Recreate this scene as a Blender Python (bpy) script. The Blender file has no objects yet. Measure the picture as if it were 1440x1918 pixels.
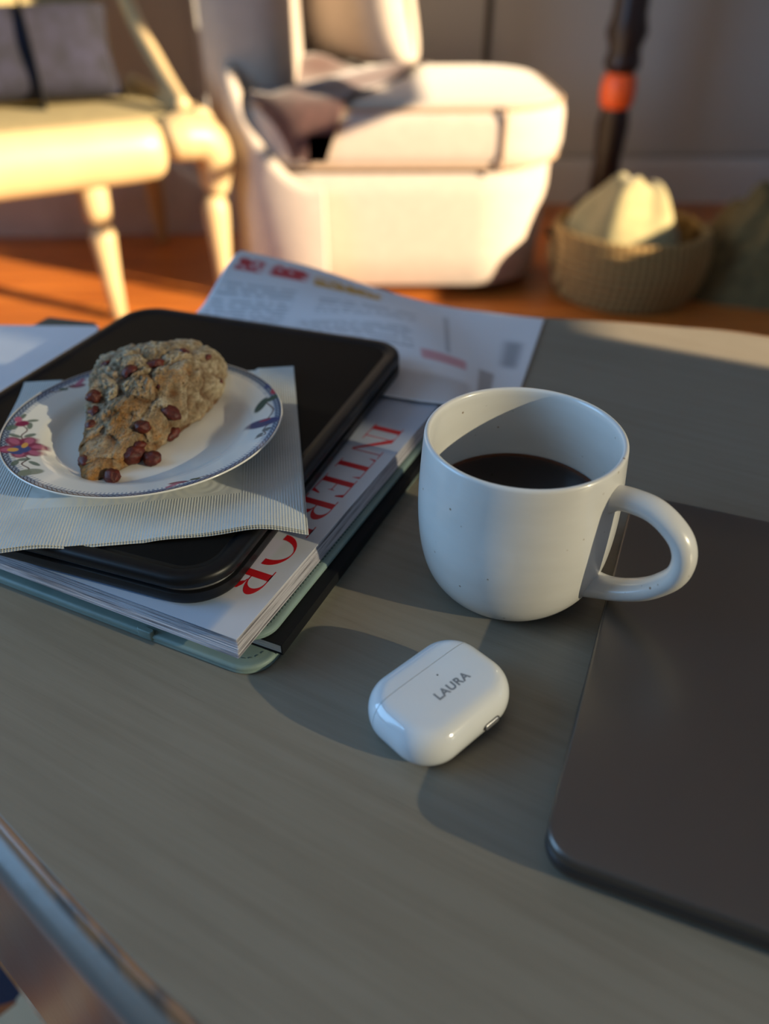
import bpy, bmesh, math, random
import numpy as np
from mathutils import Vector, Matrix, noise

random.seed(7)
rng = np.random.default_rng(11)
scene = bpy.context.scene
C = scene.collection
R = math.radians
PI = math.pi
T = 0.48            # height of the table top above the floor (m)

# ------------------------------------------------------------------ camera
F_PX = 1450.0
PITCH, ROLL = R(36.6), R(-0.25)
cd = bpy.data.cameras.new('camera')
cam = bpy.data.objects.new('camera', cd)
C.objects.link(cam)
scene.camera = cam
cd.sensor_fit = 'HORIZONTAL'
cd.sensor_width = 36.0
cd.lens = F_PX / 1440.0 * 36.0
fw = Vector((0, math.cos(PITCH), -math.sin(PITCH)))
rt0 = Vector((1, 0, 0))
up0 = rt0.cross(fw)
rt = math.cos(ROLL) * rt0 + math.sin(ROLL) * up0
up = -math.sin(ROLL) * rt0 + math.cos(ROLL) * up0
m = Matrix((rt, up, -fw)).transposed().to_4x4()
m.translation = (0, 0, T + 0.263)
cam.matrix_world = m
cd.clip_start = 0.01
cd.dof.use_dof = True
cd.dof.focus_distance = 0.355
cd.dof.aperture_fstop = 5.5

# ------------------------------------------------------------------ light
w = bpy.data.worlds.new('world')
scene.world = w
w.use_nodes = True
bg = w.node_tree.nodes['Background']
bg.inputs[0].default_value = (0.55, 0.70, 1.0, 1)
bg.inputs[1].default_value = 0.4

SUN_AZ, SUN_EL = R(-26.5), R(17.0)
sd = bpy.data.lights.new('sun', 'SUN')
sd.energy = 28.0
sd.color = (1.0, 0.77, 0.50)
sd.angle = R(0.6)
sun = bpy.data.objects.new('sun', sd)
C.objects.link(sun)
sdir = Vector((math.cos(SUN_AZ) * math.cos(SUN_EL), math.sin(SUN_AZ) * math.cos(SUN_EL), math.sin(SUN_EL)))
sun.rotation_euler = sdir.to_track_quat('Z', 'Y').to_euler()
sun.location = sdir * 6


def area(name, loc, direction, sx, sy, power, col):
    d = bpy.data.lights.new(name, 'AREA')
    d.shape = 'RECTANGLE'
    d.size, d.size_y = sx, sy
    d.energy = power
    d.color = col
    o = bpy.data.objects.new(name, d)
    C.objects.link(o)
    o.location = loc
    o.rotation_euler = Vector(direction).to_track_quat('-Z', 'Z').to_euler()
    return o


# daylight of the open sky entering at the left-hand window
area('window_daylight', (-1.93, 0.30, 1.35), (1, 0, 0), 1.5, 1.2, 46.0, (0.29, 0.59, 1.0))

vs = scene.view_settings
vs.view_transform = 'Standard'
vs.look = 'None'
vs.gamma = 1.0
vs.exposure = -0.38
vs.use_curve_mapping = False
scene.cycles.use_denoising = True


# ------------------------------------------------------------------ materials
def S(r, g, b):
    def c(v):
        v /= 255.0
        return v / 12.92 if v <= 0.04045 else ((v + 0.055) / 1.055) ** 2.4
    return (c(r), c(g), c(b), 1.0)


class Mat:
    def __init__(s, name, col=(0.5, 0.5, 0.5, 1), rough=0.5, spec=0.5, metal=0.0, coat=0.0, coat_rough=0.05, sheen=0.0, sss=0.0):
        s.m = bpy.data.materials.new(name)
        s.m.use_nodes = True
        s.nt = s.m.node_tree
        s.b = s.nt.nodes['Principled BSDF']
        s.out = s.nt.nodes['Material Output']
        s.set('Base Color', col)
        s.set('Roughness', rough)
        s.set('Specular IOR Level', spec)
        s.set('Metallic', metal)
        s.set('Coat Weight', coat)
        s.set('Coat Roughness', coat_rough)
        s.set('Sheen Weight', sheen)
        if sss:
            s.set('Subsurface Weight', sss)
            s.set('Subsurface Scale', 0.004)
        s.col = col

    def set(s, k, v):
        s.b.inputs[k].default_value = v

    def n(s, t, **kw):
        nd = s.nt.nodes.new(t)
        for k, v in kw.items():
            if k in nd.inputs:
                nd.inputs[k].default_value = v
            else:
                setattr(nd, k, v)
        return nd

    def l(s, a, b):
        s.nt.links.new(a, b)

    def coords(s, scale=(1, 1, 1), rot=(0, 0, 0)):
        tc = s.n('ShaderNodeTexCoord')
        mp = s.n('ShaderNodeMapping')
        mp.inputs['Scale'].default_value = scale
        src = tc.outputs['Object']
        if any(rot):
            vr = s.n('ShaderNodeMapping')
            vr.inputs['Rotation'].default_value = rot
            s.l(src, vr.inputs['Vector'])
            src = vr.outputs['Vector']
        s.l(src, mp.inputs['Vector'])
        return mp.outputs['Vector']

    def noise(s, vec, scale, detail=4, rough=0.55):
        nd = s.n('ShaderNodeTexNoise')
        nd.inputs['Scale'].default_value = scale
        nd.inputs['Detail'].default_value = detail
        nd.inputs['Roughness'].default_value = rough
        s.l(vec, nd.inputs['Vector'])
        return nd.outputs['Fac']

    def ramp(s, fac, stops):
        nd = s.n('ShaderNodeValToRGB')
        el = nd.color_ramp.elements
        while len(el) < len(stops):
            el.new(0.5)
        for e, (p, c) in zip(el, stops):
            e.position = p
            e.color = c
        s.l(fac, nd.inputs['Fac'])
        return nd.outputs['Color']

    def mix(s, fac, a, b, mode='MIX'):
        nd = s.n('ShaderNodeMix')
        nd.data_type = 'RGBA'
        nd.blend_type = mode
        for v, i in ((fac, 0), (a, 6), (b, 7)):
            if hasattr(v, 'is_output'):
                s.l(v, nd.inputs[i])
            else:
                nd.inputs[i].default_value = v
        return nd.outputs[2]

    def base(s, sock):
        s.l(sock, s.b.inputs['Base Color'])
        return s

    def bump(s, h, strength, dist=0.001):
        nd = s.n('ShaderNodeBump')
        nd.inputs['Strength'].default_value = strength
        nd.inputs['Distance'].default_value = dist
        s.l(h, nd.inputs['Height'])
        s.l(nd.outputs['Normal'], s.b.inputs['Normal'])
        return s

    def mottle(s, scale=20, amt=0.15, detail=4, bump=0.0, dist=0.001, stretch=(1, 1, 1)):
        v = s.coords(stretch)
        f = s.noise(v, scale, detail)
        c = s.col
        d = tuple(x * (1 - amt) for x in c[:3]) + (1,)
        e = tuple(min(1, x * (1 + amt)) for x in c[:3]) + (1,)
        s.base(s.ramp(f, [(0.3, d), (0.7, e)]))
        if bump:
            s.bump(f, bump, dist)
        return s

    def vcol(s, name='Col'):
        nd = s.n('ShaderNodeVertexColor')
        nd.layer_name = name
        return nd.outputs['Color']


MT = {}


def mk(key, *a, **k):
    MT[key] = Mat(key, *a, **k)
    return MT[key]


# room
mk('wall_paint', S(176, 173, 168), 0.85).mottle(3, 0.03)
mk('ceiling_paint', S(215, 210, 200), 0.9).mottle(3, 0.02)
mk('trim_paint', S(190, 190, 190), 0.5).mottle(5, 0.03)
mk('dark_gap', S(70, 62, 52), 0.8).mottle(8, 0.1)
mk('added_blind_cloth', S(150, 142, 128), 0.9).mottle(40, 0.05)
mk('tan_panel', S(176, 150, 122), 0.85).mottle(6, 0.08)
_m = mk('floor_wood', S(150, 88, 40), 0.38)
_v = _m.coords((1, 1, 1))
_f = _m.noise(_m.coords((1.2, 14, 1)), 3.0, 6)
_c = _m.ramp(_f, [(0.3, S(160, 82, 30)), (0.7, S(212, 128, 54))])
_br = _m.n('ShaderNodeTexBrick')
_br.inputs['Scale'].default_value = 1.0
_br.inputs['Brick Width'].default_value = 1.4
_br.inputs['Row Height'].default_value = 0.09
_br.inputs['Mortar Size'].default_value = 0.002
_br.inputs['Color1'].default_value = (1, 1, 1, 1)
_br.inputs['Color2'].default_value = (0.72, 0.72, 0.72, 1)
_br.inputs['Mortar'].default_value = (0.15, 0.1, 0.08, 1)
_m.l(_v, _br.inputs['Vector'])
_m.base(_m.mix(1.0, _c, _br.outputs['Color'], 'MULTIPLY'))
_m = mk('rug_wool', S(60, 60, 75), 0.95)
_vo = _m.n('ShaderNodeTexVoronoi')
_vo.inputs['Scale'].default_value = 28
_m.l(_m.coords(), _vo.inputs['Vector'])
_sep = _m.n('ShaderNodeSeparateColor')
_m.l(_vo.outputs['Color'], _sep.inputs[0])
_rp = _m.ramp(_sep.outputs[0], [(0.0, S(34, 40, 62)), (0.35, S(150, 86, 44)), (0.55, S(60, 66, 84)), (0.72, S(196, 180, 150)), (0.86, S(96, 44, 32))])
_rp_node = _rp.node
_rp_node.color_ramp.interpolation = 'CONSTANT'
_m.base(_rp)
_m.bump(_m.noise(_m.coords(), 900, 2), 0.6, 0.002)
mk('window_glass', (1, 1, 1, 1), 0.02)
_m = MT['window_glass']
_tr = _m.n('ShaderNodeBsdfTransparent')
_tr.inputs[0].default_value = (0.96, 0.97, 0.98, 1)
_gl = _m.n('ShaderNodeBsdfGlossy')
_gl.inputs['Roughness'].default_value = 0.02
_mx = _m.n('ShaderNodeMixShader')
_mx.inputs[0].default_value = 0.04
_m.l(_tr.outputs[0], _mx.inputs[1])
_m.l(_gl.outputs[0], _mx.inputs[2])
_m.l(_mx.outputs[0], _m.out.inputs['Surface'])
# added sheer curtain: lets a tenth of the sun straight through, scatters the rest
mk('sheer_cloth', (0.9, 0.88, 0.84, 1), 0.9)
_m = MT['sheer_cloth']
_tr = _m.n('ShaderNodeBsdfTransparent')
_tr.inputs[0].default_value = (0.86, 0.97, 1.0, 1)
_tl = _m.n('ShaderNodeBsdfTranslucent')
_tl.inputs[0].default_value = (0.22, 0.21, 0.19, 1)
_df = _m.n('ShaderNodeBsdfDiffuse')
_df.inputs[0].default_value = (0.75, 0.73, 0.69, 1)
_m1 = _m.n('ShaderNodeMixShader')
_m1.inputs[0].default_value = 0.5
_m.l(_tl.outputs[0], _m1.inputs[1])
_m.l(_df.outputs[0], _m1.inputs[2])
_mx = _m.n('ShaderNodeMixShader')
_mx.inputs[0].default_value = 0.86
_m.l(_tr.outputs[0], _mx.inputs[1])
_m.l(_m1.outputs[0], _mx.inputs[2])
_m.l(_mx.outputs[0], _m.out.inputs['Surface'])

# table
_m = mk('table_paint', S(128, 126, 119), 0.42, 0.45)
_g = R(30)
_f1 = _m.noise(_m.coords((1.5, 40, 8), (0, 0, _g)), 5, 6, 0.65)
_f2 = _m.noise(_m.coords((6, 160, 10), (0, 0, _g)), 4, 4, 0.7)
_f3 = _m.noise(_m.coords((1, 1, 1)), 9, 4)
_c = _m.ramp(_f1, [(0.30, S(126, 117, 102)), (0.55, S(134, 126, 111)), (0.8, S(138, 131, 118))])
_st = _m.ramp(_f2, [(0.68, (1, 1, 1, 1)), (0.80, (0.70, 0.66, 0.60, 1))])
_c2 = _m.mix(1.0, _c, _st, 'MULTIPLY')
_bl = _m.ramp(_f3, [(0.35, (0.93, 0.92, 0.90, 1)), (0.65, (1.03, 1.03, 1.03, 1))])
_m.base(_m.mix(1.0, _c2, _bl, 'MULTIPLY'))
_m.bump(_f2, 0.18, 0.0006)
_m = mk('moulding_paint', S(150, 150, 146), 0.35)
_m.base(_m.vcol())
_m.bump(_m.noise(_m.coords(), 120, 4), 0.15, 0.001)
mk('cream_paint', S(226, 210, 178), 0.5).mottle(30, 0.08)

# objects on the table
_m = mk('mug_glaze', S(216, 214, 208), 0.28, 0.5, coat=0.4, coat_rough=0.12)
_vo = _m.n('ShaderNodeTexVoronoi')
_vo.inputs['Scale'].default_value = 130
_vo.inputs['Randomness'].default_value = 1.0
_m.l(_m.coords(), _vo.inputs['Vector'])
_nz = _m.noise(_m.coords(), 60, 2)
_s1 = _m.ramp(_vo.outputs['Distance'], [(0.05, (1, 1, 1, 1)), (0.095, (0, 0, 0, 1))])
_s2 = _m.ramp(_nz, [(0.47, (0, 0, 0, 1)), (0.55, (1, 1, 1, 1))])
_sp = _m.mix(1.0, _s1, _s2, 'MULTIPLY')
_cl = _m.ramp(_m.noise(_m.coords((1, 1, 3)), 14, 4), [(0.3, S(212, 209, 202)), (0.7, S(224, 222, 216))])
_m.base(_m.mix(_sp, _cl, S(146, 126, 104)))
_m.bump(_m.noise(_m.coords((1, 1, 6)), 40, 3), 0.06, 0.001)
_m = mk('coffee_liquid', S(24, 8, 3), 0.04, 0.4)
_ln = _m.n('ShaderNodeVectorMath', operation='LENGTH')
_m.l(_m.coords((1, 1, 0)), _ln.inputs[0])
_m.base(_m.ramp(_ln.outputs['Value'], [(0.036, S(22, 6, 2)), (0.0395, S(40, 15, 5)), (0.0425, S(92, 48, 18))]))
_m = mk('case_plastic', S(220, 222, 222), 0.12, 0.5, coat=0.5, coat_rough=0.03)
_m.mottle(60, 0.012)
mk('print_grey', S(120, 124, 128), 0.5).mottle(200, 0.05)
mk('port_dark', S(22, 22, 24), 0.4).mottle(200, 0.1)
mk('port_metal', S(240, 240, 242), 0.35, metal=1.0).mottle(300, 0.05)
_m = mk('laptop_metal', S(112, 107, 102), 0.34, metal=0.85)
_m.mottle(8, 0.03)
_m.bump(_m.noise(_m.coords(), 4000, 2), 0.05, 0.0002)
mk('laptop_base_metal', S(84, 82, 82), 0.42, metal=0.85).mottle(8, 0.03)
mk('rubber', S(30, 30, 30), 0.8).mottle(50, 0.1)
mk('tablet_rubber', S(12, 12, 14), 0.4, 0.3).mottle(300, 0.12, bump=0.05, dist=0.0003)
mk('tablet_face', S(12, 11, 9), 0.6, 0.12).mottle(300, 0.12, bump=0.05, dist=0.0003)
mk('tablet_metal', S(150, 150, 152), 0.35, metal=0.8).mottle(40, 0.04)
_m = mk('mint_leather', S(150, 176, 170), 0.5, 0.4)
_f = _m.noise(_m.coords(), 260, 5)
_m.base(_m.ramp(_m.noise(_m.coords(), 30, 4), [(0.3, S(112, 132, 126)), (0.7, S(134, 152, 145))]))
_m.bump(_f, 0.25, 0.0006)
mk('mint_thread', S(72, 90, 87), 0.8).mottle(500, 0.2)
mk('book_black', S(14, 15, 18), 0.6, 0.25).mottle(200, 0.1, bump=0.05, dist=0.0003)
mk('book_page', S(205, 200, 190), 0.8).mottle(300, 0.08, stretch=(1, 1, 30))
_m = mk('magazine_page', S(200, 196, 196), 0.7)
_m.base(_m.ramp(_m.noise(_m.coords((1, 1, 90)), 25, 3), [(0.3, S(84, 78, 82)), (0.5, S(196, 192, 196)), (0.8, S(226, 224, 226))]))
_m = mk('magazine_print', S(190, 195, 205), 0.28, 0.5)
_m.base(_m.vcol())
mk('red_ink', S(186, 22, 30), 0.35).mottle(80, 0.08)
_m = mk('newsprint', S(205, 208, 214), 0.6)
_m.base(_m.vcol())
mk('white_paper', S(214, 216, 222), 0.6).mottle(20, 0.03)
mk('teal_card', S(30, 62, 66), 0.5).mottle(30, 0.1)
# napkin: embossed ribs near the border
_m = mk('napkin_paper', S(216, 216, 208), 0.9, 0.2, sheen=0.2)
_tc = _m.coords()
_wv = _m.n('ShaderNodeTexWave')
_wv.wave_type = 'BANDS'
_wv.bands_direction = 'X'
_wv.inputs['Scale'].default_value = 230
_wv.inputs['Distortion'].default_value = 0.15
_m.l(_tc, _wv.inputs['Vector'])
_wv2 = _m.n('ShaderNodeTexWave')
_wv2.wave_type = 'BANDS'
_wv2.bands_direction = 'Y'
_wv2.inputs['Scale'].default_value = 330
_m.l(_tc, _wv2.inputs['Vector'])
_ad = _m.n('ShaderNodeMath', operation='MULTIPLY_ADD')
_m.l(_wv2.outputs['Fac'], _ad.inputs[0])
_ad.inputs[1].default_value = 0.45
_m.l(_wv.outputs['Fac'], _ad.inputs[2])
_sx = _m.n('ShaderNodeSeparateXYZ')
_m.l(_tc, _sx.inputs[0])


def _absgt(sock, lim):
    a = _m.n('ShaderNodeMath', operation='ABSOLUTE')
    _m.l(sock, a.inputs[0])
    g = _m.n('ShaderNodeMath', operation='GREATER_THAN')
    _m.l(a.outputs[0], g.inputs[0])
    g.inputs[1].default_value = lim
    return g.outputs[0]


_mxx = _m.n('ShaderNodeMath', operation='MAXIMUM')
_m.l(_absgt(_sx.outputs[0], 0.052), _mxx.inputs[0])
_m.l(_absgt(_sx.outputs[1], 0.052), _mxx.inputs[1])
_ml = _m.n('ShaderNodeMath', operation='MULTIPLY')
_m.l(_ad.outputs[0], _ml.inputs[0])
_m.l(_mxx.outputs[0], _ml.inputs[1])
_vo = _m.n('ShaderNodeTexVoronoi')
_vo.inputs['Scale'].default_value = 55
_m.l(_tc, _vo.inputs['Vector'])
_sn = _m.n('ShaderNodeMath', operation='SINE')
_mm = _m.n('ShaderNodeMath', operation='MULTIPLY')
_m.l(_vo.outputs['Distance'], _mm.inputs[0])
_mm.inputs[1].default_value = 26.0
_m.l(_mm.outputs[0], _sn.inputs[0])
_inv = _m.n('ShaderNodeMath', operation='SUBTRACT')
_inv.inputs[0].default_value = 1.0
_m.l(_mxx.outputs[0], _inv.inputs[1])
_m3 = _m.n('ShaderNodeMath', operation='MULTIPLY')
_m.l(_sn.outputs[0], _m3.inputs[0])
_m.l(_inv.outputs[0], _m3.inputs[1])
_m4 = _m.n('ShaderNodeMath', operation='MULTIPLY_ADD')
_m.l(_m3.outputs[0], _m4.inputs[0])
_m4.inputs[1].default_value = 0.22
_m.l(_ml.outputs[0], _m4.inputs[2])
_m.bump(_m4.outputs[0], 0.55, 0.0006)
_m.base(_m.ramp(_m.noise(_tc, 40, 3), [(0.3, S(188, 190, 186)), (0.7, S(200, 202, 198))]))
_m = mk('plate_glaze', S(225, 222, 214), 0.14, 0.5, coat=0.3, coat_rough=0.05)
_m.base(_m.vcol())
_m = mk('scone_crust', S(190, 150, 100), 0.8, 0.25, sss=0.08)
_cc = _m.vcol()
_n1 = _m.noise(_m.coords(), 480, 6, 0.72)
_gr = _m.ramp(_n1, [(0.32, (0.50, 0.44, 0.37, 1)), (0.5, (1, 1, 1, 1)), (0.70, (1.25, 1.25, 1.22, 1))])
_dk = _m.ramp(_m.noise(_m.coords(), 420, 3, 0.5), [(0.28, (0.45, 0.33, 0.25, 1)), (0.36, (1, 1, 1, 1))])
_m.base(_m.mix(1.0, _m.mix(1.0, _cc, _gr, 'MULTIPLY'), _dk, 'MULTIPLY'))
_m.bump(_n1, 1.0, 0.0045)
_m = mk('raisin_skin', S(86, 32, 20), 0.4, 0.4)
_f = _m.noise(_m.coords(), 260, 5, 0.7)
_m.base(_m.ramp(_f, [(0.3, S(40, 13, 9)), (0.6, S(92, 34, 20)), (0.8, S(150, 84, 52))]))
_m.bump(_f, 0.8, 0.0012)

# background
mk('bench_paint', S(180, 158, 118), 0.45).mottle(12, 0.05)
mk('bench_fabric', S(150, 136, 96), 0.9).mottle(60, 0.12, bump=0.2)
mk('pillow_navy', S(24, 24, 40), 0.9).mottle(26, 0.6, 3, bump=0.3)
mk('strap_black', S(18, 17, 20), 0.7).mottle(60, 0.2)
mk('chair_fabric', S(178, 165, 152), 0.9, sheen=0.3).mottle(40, 0.05, bump=0.1)
mk('chair_piping', S(160, 136, 112), 0.9).mottle(60, 0.06)
mk('throw_brown', S(74, 48, 44), 0.95, sheen=0.3).mottle(50, 0.25, bump=0.4)
mk('dark_wood', S(34, 17, 13), 0.4).mottle(30, 0.2)
mk('sun_spot_orange', S(244, 100, 44), 0.35).mottle(30, 0.08)  # sunlit patch on the post, put into the colour
_m = mk('seagrass', S(150, 120, 72), 0.85)
_wv = _m.n('ShaderNodeTexWave')
_wv.inputs['Scale'].default_value = 18
_wv.inputs['Distortion'].default_value = 2
_m.l(_m.coords(), _wv.inputs['Vector'])
_m.base(_m.ramp(_wv.outputs['Fac'], [(0.2, S(112, 84, 44)), (0.8, S(176, 144, 88))]))
mk('sage_cloth', S(150, 140, 100), 0.95, sheen=0.3).mottle(40, 0.12, bump=0.4)
mk('olive_knit', S(106, 92, 58), 0.95).mottle(28, 0.3, bump=0.6, dist=0.01)
mk('pale_cloth', S(186, 178, 186), 0.95).mottle(14, 0.12, bump=0.2)
mk('black_lacquer', S(24, 26, 24), 0.4).mottle(20, 0.2)


# ------------------------------------------------------------------ mesh helpers (mm in, m out unless told)
def link(o, parent=None):
    C.objects.link(o)
    if parent is not None:
        o.parent = parent
    return o


def thing(name, label, cat, loc=(0, 0, 0), rotz=0.0, group=None):
    o = bpy.data.objects.new(name, None)
    C.objects.link(o)
    o.location = loc
    o.rotation_euler = (0, 0, rotz)
    o.empty_display_size = 0.02
    return tag(o, label, cat, group)


def tag(o, label, cat, group=None):
    o['label'] = label
    o['category'] = cat
    if group:
        o['group'] = group
    return o


def struct(o):
    o['kind'] = 'structure'
    return o


def add(name, verts, faces, mat, parent=None, smooth=35, scale=0.001, cols=None, kind=None, label=None):
    me = bpy.data.meshes.new(name)
    v = np.asarray(verts, float) * scale
    me.from_pydata(v.tolist(), [], [list(map(int, f)) for f in faces])
    if cols is not None:
        a = me.color_attributes.new('Col', 'FLOAT_COLOR', 'POINT')
        c = np.asarray(cols, np.float32)
        if c.shape[1] == 3:
            c = np.c_[c, np.ones(len(c), np.float32)]
        a.data.foreach_set('color', c.ravel())
    bm = bmesh.new()
    bm.from_mesh(me)
    bmesh.ops.recalc_face_normals(bm, faces=bm.faces)
    bm.to_mesh(me)
    bm.free()
    if smooth:
        me.polygons.foreach_set('use_smooth', [True] * len(me.polygons))
        if smooth < 180:
            me.set_sharp_from_angle(angle=R(smooth))
    me.materials.append(MT[mat].m if isinstance(mat, str) else mat)
    o = bpy.data.objects.new(name, me)
    link(o, parent)
    if kind:
        o['kind'] = kind
    if label:
        o['label'] = label
    return o


class G:
    """collects several pieces into one mesh"""
    def __init__(s):
        s.v, s.f = [], []

    def put(s, vf, off=(0, 0, 0)):
        b = len(s.v)
        s.v += [(p[0] + off[0], p[1] + off[1], p[2] + off[2]) for p in vf[0]]
        s.f += [[i + b for i in f] for f in vf[1]]
        return s

    def add(s, name, mat, parent=None, **k):
        return add(name, s.v, s.f, mat, parent, **k)


def box(x0, x1, y0, y1, z0, z1):
    v = [(x, y, z) for z in (z0, z1) for y in (y0, y1) for x in (x0, x1)]
    f = [(0, 2, 3, 1), (4, 5, 7, 6), (0, 1, 5, 4), (2, 6, 7, 3), (0, 4, 6, 2), (1, 3, 7, 5)]
    return v, f


def bridge(rings, cap0=True, cap1=True, closed=True):
    n = len(rings[0])
    v = [p for r in rings for p in r]
    f = []
    for i in range(len(rings) - 1):
        for j in range(n if closed else n - 1):
            k = (j + 1) % n
            f.append((i * n + j, i * n + k, (i + 1) * n + k, (i + 1) * n + j))
    if cap0:
        f.append(list(range(n))[::-1])
    if cap1:
        f.append([(len(rings) - 1) * n + j for j in range(n)])
    return v, f


def rr(w_, d_, r, n=8):
    """rounded rectangle centred on the origin"""
    r = max(min(r, w_ / 2 - 1e-3, d_ / 2 - 1e-3), 0.01)
    p = []
    for cx, cy, a0 in ((w_ / 2 - r, d_ / 2 - r, 0), (-w_ / 2 + r, d_ / 2 - r, 90), (-w_ / 2 + r, -d_ / 2 + r, 180), (w_ / 2 - r, -d_ / 2 + r, 270)):
        for i in range(n + 1):
            a = R(a0 + 90 * i / n)
            p.append((cx + r * math.cos(a), cy + r * math.sin(a)))
    return p


def rloft(w_, d_, r, prof, n=8, cx=0.0, cy=0.0):
    """rounded-rectangle prism; prof = [(inset, z), ...]"""
    rings = []
    for ins, z in prof:
        rings.append([(x + cx, y + cy, z) for x, y in rr(w_ - 2 * ins, d_ - 2 * ins, r - ins, n)])
    return bridge(rings)


def edge_prof(z0, z1, b, k=4):
    """profile with rounded top and bottom edges of radius b"""
    p = []
    for i in range(k + 1):
        a = R(90 * i / k)
        p.append((b * (1 - math.sin(a)), z0 + b * (1 - math.cos(a))))
    for i in range(k + 1):
        a = R(90 * i / k)
        p.append((b * (1 - math.cos(a)), z1 - b * (1 - math.sin(a))))
    return p


def lathe(prof, n=64, closed=False):
    rings = [[(r * math.cos(2 * PI * j / n), r * math.sin(2 * PI * j / n), z) for j in range(n)] for r, z in prof]
    if closed:
        v, f = bridge(rings, False, False)
        m_ = len(rings)
        for j in range(n):
            k = (j + 1) % n
            f.append(((m_ - 1) * n + j, (m_ - 1) * n + k, k, j))
        return v, f
    return bridge(rings)


def spline(pts, n=8, closed=False):
    """Catmull-Rom through points of any dimension"""
    P = np.asarray(pts, float)
    out = []
    m_ = len(P)
    for i in range(m_ if closed else m_ - 1):
        if closed:
            a, b, c, d = P[(i - 1) % m_], P[i], P[(i + 1) % m_], P[(i + 2) % m_]
        else:
            a, b, c, d = P[max(i - 1, 0)], P[i], P[i + 1], P[min(i + 2, m_ - 1)]
        for j in range(n):
            t = j / n
            out.append(0.5 * (2 * b + (c - a) * t + (2 * a - 5 * b + 4 * c - d) * t * t + (3 * b - a - 3 * c + d) * t ** 3))
    if not closed:
        out.append(P[-1])
    return np.array(out)


def sweep(path, ra, rb=None, n=12, upv=(0, 0, 1), closed=False):
    """tube along path; ra / rb per-point half widths (side, up)"""
    P = np.asarray(path, float)
    m_ = len(P)
    ra = np.broadcast_to(np.asarray(ra, float), (m_,))
    rb = ra if rb is None else np.broadcast_to(np.asarray(rb, float), (m_,))
    rings = []
    upv = np.asarray(upv, float)
    for i in range(m_):
        if closed:
            t = P[(i + 1) % m_] - P[i - 1]
        else:
            t = P[min(i + 1, m_ - 1)] - P[max(i - 1, 0)]
        t /= np.linalg.norm(t)
        s = np.cross(t, upv)
        if np.linalg.norm(s) < 1e-6:
            s = np.cross(t, (1, 0, 0))
        s /= np.linalg.norm(s)
        u = np.cross(s, t)
        rings.append([tuple(P[i] + s * ra[i] * math.cos(2 * PI * j / n) + u * rb[i] * math.sin(2 * PI * j / n)) for j in range(n)])
    v, f = bridge(rings, not closed, not closed)
    if closed:
        for j in range(n):
            k = (j + 1) % n
            f.append(((m_ - 1) * n + j, (m_ - 1) * n + k, k, j))
    return v, f


def grid(nu, nv, fn, thick=0.0):
    """surface from fn(u, v) -> xyz ; thick > 0 makes a closed slab (offset downwards)"""
    v = [fn(i / (nu - 1), j / (nv - 1)) for i in range(nu) for j in range(nv)]
    f = [(i * nv + j, (i + 1) * nv + j, (i + 1) * nv + j + 1, i * nv + j + 1) for i in range(nu - 1) for j in range(nv - 1)]
    if thick:
        b = len(v)
        v += [(x, y, z - thick) for x, y, z in v]
        f += [(p[3] + b, p[2] + b, p[1] + b, p[0] + b) for p in list(f)]
        edge = [i * nv for i in range(nu)] + [(nu - 1) * nv + j for j in range(1, nv)] + [i * nv + nv - 1 for i in range(nu - 2, -1, -1)] + [j for j in range(nv - 2, 0, -1)]
        for k in range(len(edge)):
            a, c = edge[k], edge[(k + 1) % len(edge)]
            f.append((a, c, c + b, a + b))
    return v, f


def sm(a, b, x):
    t = np.clip((x - a) / (b - a), 0, 1)
    return t * t * (3 - 2 * t)


# ------------------------------------------------------------------ the room (m)
X0, X1, Y0, Y1, H = -2.0, 1.5, -1.6, 2.80, 2.45
struct(add('floor', *box(X0 - .1, X1 + .1, Y0 - .1, Y1 + .1, -0.06, 0.0), 'floor_wood', scale=1, smooth=0))
struct(add('ceiling', *box(X0 - .1, X1 + .1, Y0 - .1, Y1 + .1, H, H + 0.08), 'ceiling_paint', scale=1, smooth=0))
struct(add('wall_back', *box(X0 - .1, X1 + .1, Y1, Y1 + 0.1, 0, H), 'wall_paint', scale=1, smooth=0))
struct(add('wall_front', *box(X0 - .1, X1 + .1, Y0 - .1, Y0, 0, H), 'wall_paint', scale=1, smooth=0))


def wall_with_holes(name, xa, xb, holes):
    g = G()
    y = Y0
    for (y0, y1, z0, z1) in holes:
        g.put(box(xa, xb, y, y0, 0, H))
        g.put(box(xa, xb, y0, y1, 0, z0)).put(box(xa, xb, y0, y1, z1, H))
        y = y1
    g.put(box(xa, xb, y, Y1, 0, H))
    return struct(g.add(name, 'wall_paint', scale=1, smooth=0))


WR = (-0.13, 2.02, 0.44, 2.05)      # right-hand window: y0, y1, z0, z1
WS = (-1.25, -0.33, 0.50, 2.05)      # second right-hand window, behind the added sheer curtain
WL = (-0.45, 1.05, 0.75, 1.95)
wall_with_holes('wall_right', X1, X1 + 0.1, [WS, WR])
wall_with_holes('wall_left', X0 - 0.1, X0, [WL])


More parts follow.
